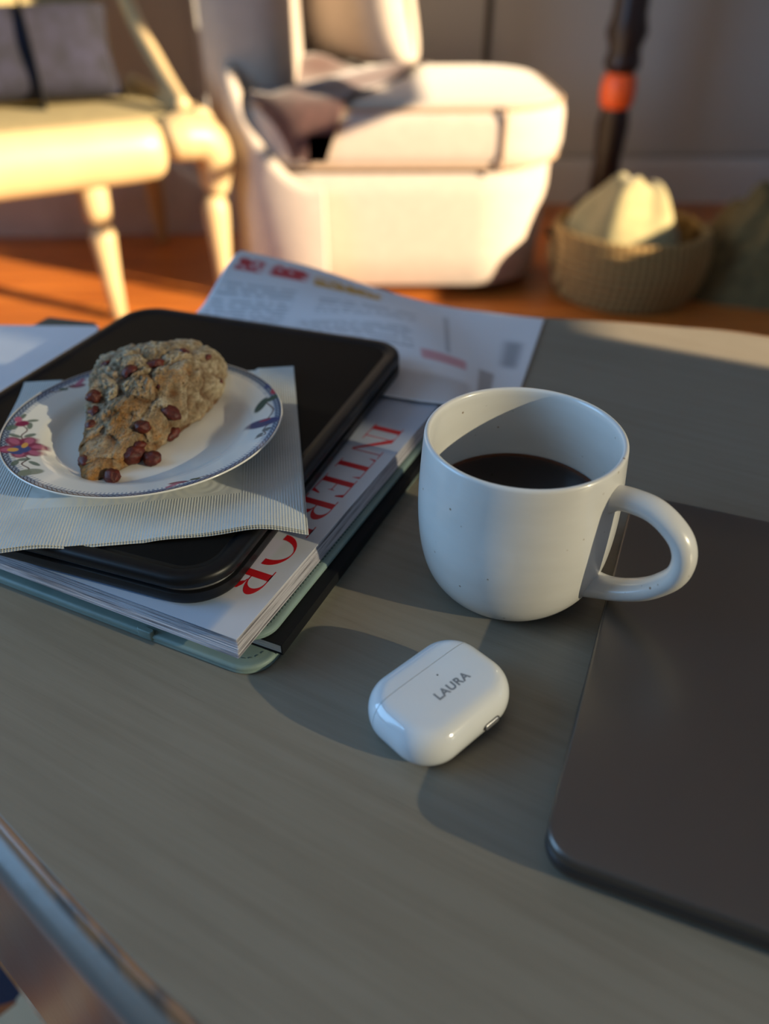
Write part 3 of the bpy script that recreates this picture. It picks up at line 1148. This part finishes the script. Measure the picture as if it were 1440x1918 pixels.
# ------------------------------------------------------------------ napkin
def napkin():
    fr_, br_, bl_ = np.array((-35.5, 286.5)), np.array((-57.6, 447.5)), np.array((-221.0, 427.0))
    cen = (fr_ + bl_) / 2
    ang = math.atan2(*(br_ - bl_)[::-1])
    L = 164.0
    a, tc, W, D, zt = TAB
    ca, sa = math.cos(ang), math.sin(ang)

    def shape(ply):
        def fn(u, v):
            x, y = (u - .5) * L, (v - .5) * L
            y -= ply * 0.5 * (1 - v)
            if ply == 2:
                x += 1.0 * (1 - v)
            wx, wy = cen[0] + x * ca - y * sa, cen[1] + x * sa + y * ca
            # tablet-local coordinates
            dx, dy = wx - tc[0], wy - tc[1]
            lx, ly = dx * math.cos(a) + dy * math.sin(a), -dx * math.sin(a) + dy * math.cos(a)
            over = max(-D / 2 + 3 - ly, 0.0)           # past the near edge
            overx = max(lx - (W / 2 - 2), 0.0)
            z = zt + 1.1
            edge = 1 - min(v / 0.32, 1.0)
            z += edge ** 1.5 * (2.2 * math.sin(u * 9.0 + 0.6) + 1.0 * math.sin(u * 21 + 2))
            z -= 0.010 * over ** 1.6 + 0.012 * overx ** 1.6
            z += 2.2 * max(0, (v - .86) / .14) ** 2 * (1 if u > .86 or u < .14 else .4)     # back corners lift a little
            z = max(z, zt + 0.35) if over == 0 and overx == 0 else z
            return (x, y, z - ply * (0.34 + 0.5 * edge * (0.5 + 0.5 * math.sin(u * 6 + ply))))
        return fn
    t = thing('paper_napkin', 'white embossed paper napkin spread under the plate on the tablet', 'napkin', (cen[0] / 1000, cen[1] / 1000, T), ang)
    add('top_ply', *grid(110, 110, shape(0), 0.14), 'napkin_paper', t, smooth=60)
    add('lower_ply', *grid(80, 80, shape(1), 0.14), 'napkin_paper', t, smooth=60)
    add('lower_ply', *grid(80, 80, shape(2), 0.14), 'napkin_paper', t, smooth=60)
    return zt + 1.1


ZN = napkin()

# ------------------------------------------------------------------ plate
PC = (-127.6, 362.0)
PZ = 44.0


def plate():
    rp = [(0.3, 2.4), (10, 2.4), (22, 2.4), (34, 2.45), (42, 2.7), (46, 3.3), (49, 4.6), (51.5, 6.4), (54, 7.9), (56.5, 8.8)]
    rim = [(r, 8.8 + (r - 56.5) * 0.27) for r in np.arange(57.0, 72.4, 0.3)]
    lip = [(72.6, 13.3), (72.9, 13.15), (73.0, 12.8), (72.8, 12.4), (72.2, 12.0)]
    und = [(66, 10.2), (58, 7.4), (53, 5.4), (49, 2.4), (46, 0.9), (44.5, 0.0), (43, 0.0), (42, 1.0), (30, 1.1), (0.3, 1.1)]
    prof = rp + rim + lip + und
    n = 1100
    v, f = lathe(prof, n)
    P = np.array(v)
    r = np.hypot(P[:, 0], P[:, 1])
    th = np.arctan2(P[:, 1], P[:, 0])
    x, y = P[:, 0], P[:, 1]
    ring = np.repeat(np.arange(len(prof)), n)
    upper = ring < len(rp) + len(rim)
    col = np.tile(np.array(S(226, 223, 214)[:3]), (len(P), 1))

    def paint(m_, c, k=1.0):
        nonlocal col
        mm = (np.clip(m_, 0, 1) * k * upper)[:, None]
        col = col * (1 - mm) + np.array(S(*c)[:3]) * mm

    def ell(cx, cy, a, b, ang, e=0.25):
        a, b = a * 1.2, b * 1.25
        ca, sa = math.cos(R(ang)), math.sin(R(ang))
        dx, dy = x - cx, y - cy
        q = np.hypot((dx * ca + dy * sa) / a, (-dx * sa + dy * ca) / b)
        return 1 - sm(1 - e, 1 + e * .3, q)

    def line(pts, wd):
        pts = spline(pts, 10)
        d = np.full(len(P), 1e9)
        for a, b in zip(pts[:-1], pts[1:]):
            ab = b - a
            k = np.clip(((x - a[0]) * ab[0] + (y - a[1]) * ab[1]) / (ab @ ab), 0, 1)
            d = np.minimum(d, np.hypot(x - a[0] - k * ab[0], y - a[1] - k * ab[1]))
        return 1 - sm(wd * .5, wd, d)

    def band(r0, r1, e=0.25):
        return sm(r0 - e, r0 + e, r) * (1 - sm(r1 - e, r1 + e, r))
    # hatched border
    hat = (np.sin(th * 210) > 0.15).astype(float)
    paint(band(66.6, 69.2) * hat, (122, 138, 160), .75)
    paint(band(68.6, 72.0), (132, 150, 170), .85)
    wv = 70.55 + 0.9 * np.sin(th * 78)
    paint(1 - sm(.15, .5, abs(r - wv)), (38, 50, 78))
    wv = 70.55 - 0.9 * np.sin(th * 78)
    paint(1 - sm(.15, .5, abs(r - wv)), (38, 50, 78))
    paint(band(71.5, 72.3, .12), (36, 46, 72))
    paint(band(69.0, 69.4, .15), (70, 86, 112), .8)
    paint(band(54.2, 54.7, .2), (176, 172, 164), .6)
    # flower sprays: each local frame (origin, rotation about the plate)
    GRN, PNK, DPK, BLU, YEL, STEM = (84, 100, 84), (176, 96, 124), (126, 36, 70), (58, 70, 124), (206, 156, 74), (104, 84, 76)

    def spray(base_deg, kind):
        c0, s0 = math.cos(R(base_deg)), math.sin(R(base_deg))

        def q(rad, tan):
            if kind == 'rose':
                tan = -tan
            return (rad * c0 - tan * s0, rad * s0 + tan * c0)
        if kind == 'rose':
            paint(line([q(64, -7), q(60, -12), q(63, -18), q(60, -24), q(64, -31)], .55), STEM)
            paint(line([q(61, 6), q(62, 12), q(59, 18), q(62, 24)], .5), STEM)
            for rad, tan, A, B, an, cc in ((62, -13, 3, 1.3, 20, GRN), (66, -17, 3, 1.4, 70, GRN), (57.5, -17.5, 3.2, 1.3, -50, GRN), (59, -27, 5, 3.0, 10, (120, 128, 108)), (62, -28.5, 3.4, 2.4, 60, (120, 128, 108)), (58, 12.5, 3, 1.2, 30, GRN), (65, 12, 3, 1.2, -30, GRN), (66, 20, 3.2, 1.8, 40, GRN), (57.5, 22, 3, 1.2, 80, GRN), (55.6, 27, 2.6, 1.0, 10, GRN), (60, 31, 2.6, 1.0, 60, GRN)):
                paint(ell(*q(rad, tan), A, B, base_deg + an), cc, .9)
            paint(ell(*q(61, 24), 3.4, 2.2, base_deg + 30), DPK)
            paint(ell(*q(62.5, 28), 2.4, 1.6, base_deg + 80), PNK)
            for k in range(6):
                an = base_deg + 20 + k * 56
                cx, cy = q(62, 0)
                cx += 6.2 * math.cos(R(an))
                cy += 6.2 * math.sin(R(an))
                paint(ell(cx, cy, 5.0, 3.5, an), DPK, .95)
                paint(ell(cx + 1.0 * math.cos(R(an)), cy + 1.0 * math.sin(R(an)), 3.0, 1.8, an), PNK, .8)
            paint(ell(*q(63, -2), 4.4, 3.4, base_deg + 30), BLU)
            paint(ell(*q(65.5, -5.5), 3.0, 1.6, base_deg - 20), BLU)
            paint(ell(*q(61, 2.2), 2.6, 1.2, base_deg + 70), YEL)
            paint(ell(*q(66.5, -2.6), 2.4, 1.7, base_deg + 20), YEL)
        elif kind == 'bluebell':
            paint(ell(*q(62, 0), 8.0, 3.8, base_deg + 4), (72, 72, 106))
            paint(ell(*q(67, 1.4), 4.6, 2.4, base_deg - 10), (62, 66, 108))
            paint(ell(*q(63.5, 3.0), 3.0, 1.2, base_deg + 8), (150, 60, 84))
            paint(line([q(66, -3), q(64, -8), q(66, -13), q(61, -16)], .5), STEM)
            for rad, tan, A, B, an in ((66, -8, 2.4, 1.6, 30), (63, -13, 2.4, 1.3, 60)):
                paint(ell(*q(rad, tan), A, B, base_deg + an), (110, 112, 110))
            paint(line([q(65, 4), q(67, 12), q(64, 18), q(60, 24)], .55), STEM)
            paint(ell(*q(59, 20), 6.5, 2.3, base_deg + 72), (66, 84, 72))
            paint(ell(*q(65, 25), 5.0, 2.0, base_deg + 30), (66, 84, 72))
            paint(ell(*q(66, 33), 4.0, 2.6, base_deg + 70), (168, 62, 76))
            paint(ell(*q(62, 39), 4.0, 2.2, base_deg + 40), (72, 80, 118))
            paint(ell(*q(67, 43), 3.4, 2.2, base_deg + 80), (84, 92, 126))
        else:
            paint(ell(*q(65, 0), 4.2, 1.5, base_deg + 70), DPK, .9)
            paint(ell(*q(66.8, -3), 3.6, 1.2, base_deg + 110), PNK, .9)
            paint(line([q(67, 3), q(66, 10), q(68, 16)], .45), STEM)
            paint(ell(*q(66.5, 8), 2.4, 1.0, base_deg + 60), GRN)
    spray(203, 'rose')
    spray(-1, 'bluebell')
    spray(-63, 'bud')
    spray(95, 'rose')
    spray(140, 'bud')
    o = add('dessert_plate', v, f, 'plate_glaze', None, smooth=50, cols=col)
    o.location = (PC[0] / 1000, PC[1] / 1000, T + PZ / 1000)
    tag(o, 'small white china plate with floral rim and blue border on the napkin', 'plate')


plate()


# ------------------------------------------------------------------ scone
def scone():
    foot = np.array([(-147, 315.5), (-140, 319), (-126, 335), (-112, 356), (-100, 380), (-93, 402), (-95, 420), (-112, 433), (-138, 431), (-158, 420), (-165, 402), (-163, 375), (-159, 350), (-154, 328)], float)
    cen = np.array((-131.0, 385.0))
    t = thing('scone', 'triangular golden raisin scone on the floral plate', 'scone', (cen[0] / 1000, cen[1] / 1000, T + (PZ + 2.5) / 1000))
    o = spline(foot - cen, 24, True)
    na = len(o)
    tip = np.array((-147, 315.5)) - cen
    L = 112.0
    axis = -tip / np.linalg.norm(tip)

    def height(p):
        s = ((p - tip) @ axis) / L            # 0 tip .. 1 back
        return 8.5 + 24.5 * sm(0.0, 0.70, s)
    rings = []
    prof = [(0.90, 0.0), (0.97, 0.04), (1.0, 0.14), (1.0, 0.28), (0.985, 0.42), (0.96, 0.56), (0.92, 0.68), (0.87, 0.78)]
    prof += [(k, 0.78 + 0.22 * (1 - (k / 0.87) ** 2.0)) for k in np.linspace(0.85, 0.012, 64)]
    # refine vertical sampling on the side
    pr = spline(prof[:8], 7)
    prof = [tuple(p) for p in pr] + prof[8:]
    V = []
    for (k, hz) in prof:
        for j in range(na):
            p = o[j] * k + (np.array((4.0, 8.0))) * (1 - k) * 0.4
            V.append((p[0], p[1], hz * height(p)))
    v, f = bridge([V[i * na:(i + 1) * na] for i in range(len(prof))])
    nv = []
    cols = []
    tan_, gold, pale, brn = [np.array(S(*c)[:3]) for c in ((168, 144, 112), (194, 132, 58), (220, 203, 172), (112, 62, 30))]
    for (x, y, z) in v:
        q = Vector((x, y, z))
        d = q - Vector((0, 4, 10))
        d.normalize()
        a = noise.noise(q * 0.065 + Vector((3, 1, 0)))
        b = noise.noise(q * 0.17 + Vector((0, 5, 2)))
        cc = noise.noise(q * 0.45)
        e = noise.noise(q * 1.1)
        e2 = noise.noise(q * 2.4)
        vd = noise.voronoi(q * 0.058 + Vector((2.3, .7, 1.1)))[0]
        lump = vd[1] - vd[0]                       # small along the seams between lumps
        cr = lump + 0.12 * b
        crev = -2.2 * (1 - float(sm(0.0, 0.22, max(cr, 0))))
        amp = min(1.0, 0.30 + z / 12)
        q2 = q + d * amp * (3.0 * a + 1.3 * b + 0.9 * cc + 0.75 * e + 0.5 * e2 + crev)
        q2.z = max(q2.z, 0.0)
        nv.append(tuple(q2))
        g_ = np.clip(0.40 + 1.2 * b + 0.9 * cc + 0.5 * e, 0, 1)
        c = tan_ * (1 - g_) + pale * g_
        s = ((np.array((x, y)) - tip) @ axis) / L
        gd = np.clip((0.50 - s) * 1.5 + 1.1 * a + 0.9 * cc + 0.3 * e, 0, 1) * 0.85
        c = c * (1 - gd) + gold * gd
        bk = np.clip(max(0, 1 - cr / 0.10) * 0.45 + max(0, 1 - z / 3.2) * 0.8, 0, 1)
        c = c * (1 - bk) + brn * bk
        cols.append(c)
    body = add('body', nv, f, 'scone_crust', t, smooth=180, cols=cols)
    return t, body, cen


SCONE, SBODY, SC = scone()
# raisins: (x, y, z, size, stretch) in mm relative to the scone, pressed into its crust
RAIS = [((2.3, -49.0, 4.6), 5.0, 1.25), ((6.4, -38.2, 14.6), 3.7, 1.4), ((-19.5, -55.6, 5.2), 3.6, 1.3), ((-22.1, -33.3, 13.2), 2.8, 1.2), ((-23.5, -16.0, 20.4), 3.8, 1.2),
        ((-21.4, -24.7, 15.8), 3.2, 1.1), ((-6.1, -3.6, 28.7), 4.0, 1.15), ((5.5, 5.2, 28.4), 3.6, 1.4), ((-22.8, 9.5, 26.2), 3.3, 1.1), ((18.3, -25.1, 16.0), 3.6, 1.5),
        ((17.4, -28.9, 4.6), 3.2, 1.6), ((5.2, -45.2, 7.9), 2.6, 1.3), ((36.2, 18.0, 11.9), 2.0, 1.2), ((30.2, 20.8, 25.4), 2.2, 1.3), ((19.0, 16.8, 30.6), 2.3, 1.3), ((12.3, -15.2, 25.6), 1.7, 1.2),
        ((-3.5, -66.9, 3.2), 3.7, 1.05), ((12.2, -50.4, 3.3), 3.8, 1.1)]


def raisin(i, p, s, st):
    bm = bmesh.new()
    bmesh.ops.create_icosphere(bm, subdivisions=3, radius=1.0)
    for v in bm.verts:
        q = v.co.copy()
        k = 1 + 0.22 * noise.noise(q * 1.7 + Vector((i * 3.1, 0, 0))) - 0.16 * abs(noise.noise(q * 3.4 + Vector((0, i, 0))))
        v.co = Vector((q.x * st, q.y, q.z * 0.8)) * k * s / 1000
    me = bpy.data.meshes.new('raisin')
    bm.to_mesh(me)
    bm.free()
    me.polygons.foreach_set('use_smooth', [True] * len(me.polygons))
    me.materials.append(MT['raisin_skin'].m)
    o = bpy.data.objects.new('raisin', me)
    link(o, SCONE)
    o.location = Vector(p) / 1000
    o.rotation_euler = (random.uniform(-.4, .4), random.uniform(-.4, .4), random.uniform(0, 3))


for _i, (_p, _s, _st) in enumerate(RAIS):
    raisin(_i, (_p[0], _p[1], max(_p[2] - 0.4, 2.9)), _s * 1.15, _st)


# ------------------------------------------------------------------ bench at the left (m)
def bench():
    cx, cy = -0.345, 1.885
    t = thing('bench', 'cream painted bench with thick rounded rail and turned legs at left', 'bench', (cx, cy, 0), R(30))
    # local: -x along the front rail (to the left), +y to the back
    def rail(x0, x1, name):
        xs = [x0, x0 - 0.006, x0 - 0.02, x0 - 0.05] + list(np.linspace(x0 - 0.08, x1 + 0.08, 8)) + [x1 + 0.05, x1 + 0.02, x1 + 0.006, x1]
        rr_ = [0.036, 0.050, 0.060, 0.063] + [0.064] * 8 + [0.063, 0.060, 0.050, 0.036]
        add(name, *sweep([(x, 0.05, 0.370) for x in xs], [r * 0.75 for r in rr_], rr_, 20), 'bench_paint', t, scale=1, smooth=180)
    rail(-0.135, -1.15, 'front_rail')
    # corner block turning down into the leg
    p = spline([(-0.13, 0.05, 0.382), (-0.09, 0.05, 0.388), (-0.045, 0.05, 0.380), (-0.022, 0.052, 0.34), (-0.024, 0.055, 0.285), (-0.028, 0.058, 0.262)], 6)
    k = np.linspace(0, 1, len(p))
    rad = np.interp(k, [0, .05, .2, .5, .75, .93, 1], [.036, .054, .060, .056, .042, .034, .020])
    add('corner_block', *sweep(p, rad * .85, rad, 18, (0, 1, 0)), 'bench_paint', t, scale=1, smooth=180)

    def leg(x, y, z1, lean):
        add('leg', *lathe([(0.012, 0.002), (0.018, 0.006), (0.022, 0.10), (0.030, 0.20), (0.031, z1 - 0.03), (0.024, z1 - 0.008), (0.012, z1)], 18), 'bench_paint', t, scale=1, smooth=60).location = (x, y, 0)
    leg(-0.03, 0.06, 0.258, 0)
    for x, y in ((-0.30, 0.075), (-1.10, 0.07)):
        leg(x, y, 0.225, 0)
        add('leg_collar', *lathe([(0.014, 0.222), (0.028, 0.232), (0.031, 0.26), (0.036, 0.34), (0.03, 0.36)], 18), 'bench_paint', t, scale=1, smooth=60).location = (x, y, 0)
    for x, y in ((-0.03, 0.60), (-1.10, 0.60)):
        add('leg', *lathe([(0.016, 0.002), (0.024, 0.1), (0.03, 0.36)], 18), 'bench_paint', t, scale=1, smooth=60).location = (x, y, 0)
    add('side_rail', *sweep([(-0.03, 0.07, 0.395), (-0.03, 0.35, 0.395), (-0.03, 0.64, 0.40)], 0.030, 0.045, 14), 'bench_paint', t, scale=1)
    add('side_rail', *sweep([(-1.12, 0.07, 0.395), (-1.12, 0.64, 0.40)], 0.030, 0.045, 14), 'bench_paint', t, scale=1)
    add('arm', *sweep(spline([(-0.06, 0.10, 0.435), (-0.06, 0.24, 0.50), (-0.065, 0.42, 0.62), (-0.07, 0.60, 0.86)], 6), 0.018, 0.022, 14), 'bench_paint', t, scale=1, smooth=180)
    add('seat_pad', *rloft(1.04, 0.50, 0.05, edge_prof(0.36, 0.425, 0.028), 5, -0.575, 0.345), 'bench_fabric', t, scale=1, smooth=60)
    b = add('back_pad', *rloft(1.06, 0.10, 0.05, edge_prof(0.40, 1.0, 0.045), 5, -0.60, 0.66), 'bench_fabric', t, scale=1, smooth=60)


bench()


def pillow_mesh(w_, h_, th, n=26, pinch=0.07):
    def side(s):
        def fn(u, v):
            x, y = (u - .5), (v - .5)
            e = (1 - (2 * x) ** 4) * (1 - (2 * y) ** 4)
            k = 1 - pinch * ((2 * y) ** 2 * (1 - (2 * abs(x)) ** 2))
            k2 = 1 - pinch * ((2 * x) ** 2 * (1 - (2 * abs(y)) ** 2))
            return (x * w_ * k2, s * th / 2 * max(e, 0) ** 0.42, y * h_ * k)
        return grid(n, n, fn)
    a, b = side(1), side(-1)
    g = G().put(a).put((b[0], [f[::-1] for f in b[1]]))
    return g


def soft(o):
    bm = bmesh.new()
    bm.from_mesh(o.data)
    bmesh.ops.remove_doubles(bm, verts=bm.verts, dist=1e-4)
    bmesh.ops.recalc_face_normals(bm, faces=bm.faces)
    bm.to_mesh(o.data)
    bm.free()
    o.data.polygons.foreach_set('use_smooth', [True] * len(o.data.polygons))


def bench_pillow():
    t = thing('bench_pillow', 'blue grey patterned pillow with black strap leaning on the bench', 'pillow', (-0.86, 2.03, 0.425), R(24))
    o = pillow_mesh(0.50, 0.205, 0.12).add('pillow_body', 'pillow_navy', t, scale=1, smooth=180)
    soft(o)
    o.location = (0, 0, 0.105)
    o.rotation_euler = (R(-24), 0, 0)
    s = add('strap', *sweep([(0.03, 0.064 * math.cos(a), 0.101 * math.sin(a)) for a in np.linspace(0, 2 * PI, 40)[:-1]], 0.032, 0.004, 8, (1, 0, 0), True), 'strap_black', t, scale=1)
    s.location = (0.03, 0, 0.105)
    s.rotation_euler = (R(-24), 0, 0)


bench_pillow()


# ------------------------------------------------------------------ upholstered chair (m)
def chair():
    t = thing('upholstered_chair', 'cream upholstered lounge chair with thick seat cushion in sunlight', 'chair', (0.012, 2.23, 0))
    add('base', *rloft(0.77, 0.66, 0.20, [(0.030, 0.03), (0.018, 0.036), (0.008, 0.12), (0.0, 0.25), (0.0, 0.29), (0.012, 0.302)], 12, 0.02, 0.0), 'chair_fabric', t, scale=1, smooth=60)
    cu_ = add('seat_cushion', *rloft(0.78, 0.68, 0.19, edge_prof(0.303, 0.452, 0.05, 6), 12, 0.035, 0.0), 'chair_fabric', t, scale=1, smooth=80)
    for z in (0.318, 0.436):
        add('piping', *sweep([(x + 0.035, y, z) for x, y in rr(0.78 - 0.022, 0.68 - 0.022, 0.18, 10)], 0.006, n=8, closed=True), 'chair_piping', cu_, scale=1, smooth=180)
    add('piping', *sweep([(0.26, -0.342, z) for z in np.linspace(0.31, 0.445, 6)], 0.005, n=8, upv=(1, 0, 0)), 'chair_piping', cu_, scale=1)
    # side wing wrapping round the rear corner, its top sweeping down to the front
    path = [(-0.14 + 0.235 * math.cos(a), -0.13 + 0.235 * math.sin(a)) for a in np.linspace(R(268), R(180), 16)]
    path += [(-0.375, y) for y in np.linspace(-0.09, 0.25, 6)]
    rings = []
    m_ = len(path)
    for i, (x, y) in enumerate(path):
        k = min(i / 15.0, 1.0)
        top = 0.285 + 0.235 * float(sm(0.05, 1.0, k))
        d = np.array((x + 0.14, min(y + 0.13, 0)))
        d = d / np.linalg.norm(d)
        o_, n_ = np.array((x, y)) + d * 0.018, np.array((x, y)) - d * 0.02
        rings.append([(o_[0], o_[1], 0.03), (o_[0], o_[1], top - 0.02), ((o_ * .8 + n_ * .2)[0], (o_ * .8 + n_ * .2)[1], top - 0.004), (x, y, top), ((o_ * .2 + n_ * .8)[0], (o_ * .2 + n_ * .8)[1], top - 0.004), (n_[0], n_[1], top - 0.02), (n_[0], n_[1], 0.03)])
    add('side_wing', *bridge(rings), 'chair_fabric', t, scale=1, smooth=60)
    add('backrest', *rloft(0.22, 0.56, 0.09, edge_prof(0.30, 0.98, 0.07, 5), 8, -0.335, 0.12), 'chair_fabric', t, scale=1, smooth=80)
    for sx in (-1, 1):
        for sy in (-1, 1):
            add('leg', *lathe([(0.016, 0.0), (0.022, 0.03), (0.024, 0.045)], 14), 'dark_wood', t, scale=1).location = (0.02 + sx * 0.26, sy * 0.20, 0)


chair()
t = thing('cushion', 'cream square cushion leaning on the lounge chair backrest', 'cushion', (-0.09, 2.42, 0.452), R(-40))
o = pillow_mesh(0.40, 0.42, 0.16).add('cushion_body', 'chair_fabric', t, scale=1, smooth=180)
soft(o)
o.location = (0, 0, 0.215)
o.rotation_euler = (R(14), 0, 0)
add('piping', *sweep([(x, 0, y) for x, y in rr(0.385, 0.405, 0.03, 4)], 0.004, n=6, upv=(0, 1, 0), closed=True), 'chair_piping', o, scale=1)


def throw():
    def fn(u, v):
        # v: 0 back on the seat .. 1 hanging over the front ; u across
        xb, xf = -0.20 + 0.33 * u, -0.31 + 0.24 * u
        ye = 1.89 if xf > -0.165 else 2.08 - math.sqrt(max(0.19 ** 2 - (xf + 0.165) ** 2, 0))
        s = v * 0.70
        flat = 0.55
        if s < flat:
            k = s / flat
            x = xb + (xf - xb) * k
            y = 2.47 + (ye + 0.045 - 2.47) * k
            z = 0.464 + 0.010 * math.sin(u * 9 + v * 5) + 0.03 * math.exp(-((k - .25) / .12) ** 2) * (0.5 + 0.5 * math.sin(u * 7))
        else:
            d = s - flat
            x = xf + 0.06 * d + (0.5 - u) * 0.9 * d
            a = min(d / 0.08, 1) * PI / 2
            y = ye + 0.045 - 0.056 * math.sin(a)
            z = 0.464 - 0.052 * (1 - math.cos(a)) - max(d - 0.08, 0)
        return (x + 0.1, y - 2.2, z)
    o = add('throw_blanket', *grid(40, 50, fn, 0.008), 'throw_brown', None, scale=1, smooth=180)
    o.location = (-0.1, 2.2, 0)
    tag(o, 'dark brown throw blanket draped across the lounge chair seat', 'blanket')


throw()


# ------------------------------------------------------------------ post, basket and heaps by the wall
def post():
    t = thing('wooden_post', 'dark turned wooden floor stand with a sun spot painted as an orange ring by the wall', 'stand', (0.68, 2.52, 0))
    add('shaft', *lathe([(0.04, 0.02), (0.046, 0.05), (0.04, 0.20), (0.046, 0.30), (0.038, 0.34)], 20), 'dark_wood', t, scale=1)
    add('sun_spot_ring', *lathe([(0.038, 0.34), (0.047, 0.352), (0.050, 0.385), (0.047, 0.418), (0.038, 0.43)], 24), 'sun_spot_orange', t, scale=1)  # spot of sun on the dark wood, painted as an orange ring
    add('shaft', *lathe([(0.038, 0.43), (0.052, 0.45), (0.044, 0.49), (0.058, 0.53), (0.047, 0.57), (0.047, 0.9), (0.034, 1.5), (0.040, 1.55), (0.012, 1.58)], 20), 'dark_wood', t, scale=1)
    for k in range(3):
        a = R(90 + 120 * k)
        p = spline([(0, 0, .10), (.08 * math.cos(a), .08 * math.sin(a), .09), (.17 * math.cos(a), .17 * math.sin(a), .02), (.20 * math.cos(a), .20 * math.sin(a), .014)], 5)
        add('foot', *sweep(p, 0.014, 0.013, 10), 'dark_wood', t, scale=1, smooth=180)


post()


def basket():
    t = thing('seagrass_basket', 'round woven seagrass basket standing beside the lounge chair', 'basket', (0.62, 1.97, 0))
    N, H_ = 9, 0.165
    for k in range(N):
        z = 0.012 + k * H_ / N
        r = 0.155 + 0.035 * math.sin(PI * (k + 1) / (N + 3))
        pts = [(r * math.cos(a) * (1 + .006 * math.sin(a * 26 + k * PI)), r * math.sin(a) * (1 + .006 * math.sin(a * 26 + k * PI)), z) for a in np.linspace(0, 2 * PI, 79)[:-1]]
        add('coil', *sweep(pts, 0.011, 0.0115, 8, closed=True), 'seagrass', t, scale=1, smooth=180)
    add('basket_bottom', *lathe([(0.01, 0.004), (0.15, 0.004), (0.15, 0.014), (0.01, 0.014)], 40), 'seagrass', t, scale=1)


basket()


def heap(name, loc, rx, ry, h, mat, label, cat, seed, fold=6, wob=0.25):
    def fn(u, v):
        a = u * 2 * PI
        r = v
        k = 1 + 0.16 * noise.noise(Vector((math.cos(a) * 1.5, math.sin(a) * 1.5, seed)))
        x, y = rx * r * k * math.cos(a), ry * r * k * math.sin(a)
        z = h * (1 - r ** 2.6) * (1 + wob * noise.noise(Vector((x * 9, y * 9, seed + 4)))) + 0.10 * h * math.sin(a * fold + r * 7) * r * (1 - r) * 3
        return (x, y, max(z, 0.0))
    o = add(name, *grid(90, 26, fn), mat, None, scale=1, smooth=180)
    bm = bmesh.new()
    bm.from_mesh(o.data)
    bmesh.ops.remove_doubles(bm, verts=bm.verts, dist=1e-5)
    bm.to_mesh(o.data)
    bm.free()
    o.location = loc
    return tag(o, label, cat)


heap('sage_blanket', (0.60, 1.985, 0.13), 0.15, 0.15, 0.13, 'sage_cloth', 'pale sage green blanket bundled in the woven basket', 'blanket', 2.0, 5, 0.6)
heap('knit_throw', (1.00, 2.02, 0.0), 0.27, 0.20, 0.19, 'olive_knit', 'olive green knitted throw heaped on the floor right of basket', 'throw', 5.0, 8, 0.7)
heap('pale_blanket', (-0.95, 2.55, 0.0), 0.55, 0.12, 0.22, 'pale_cloth', 'pale lavender grey blanket heaped on the floor behind the bench', 'blanket', 9.0, 7, 0.4)
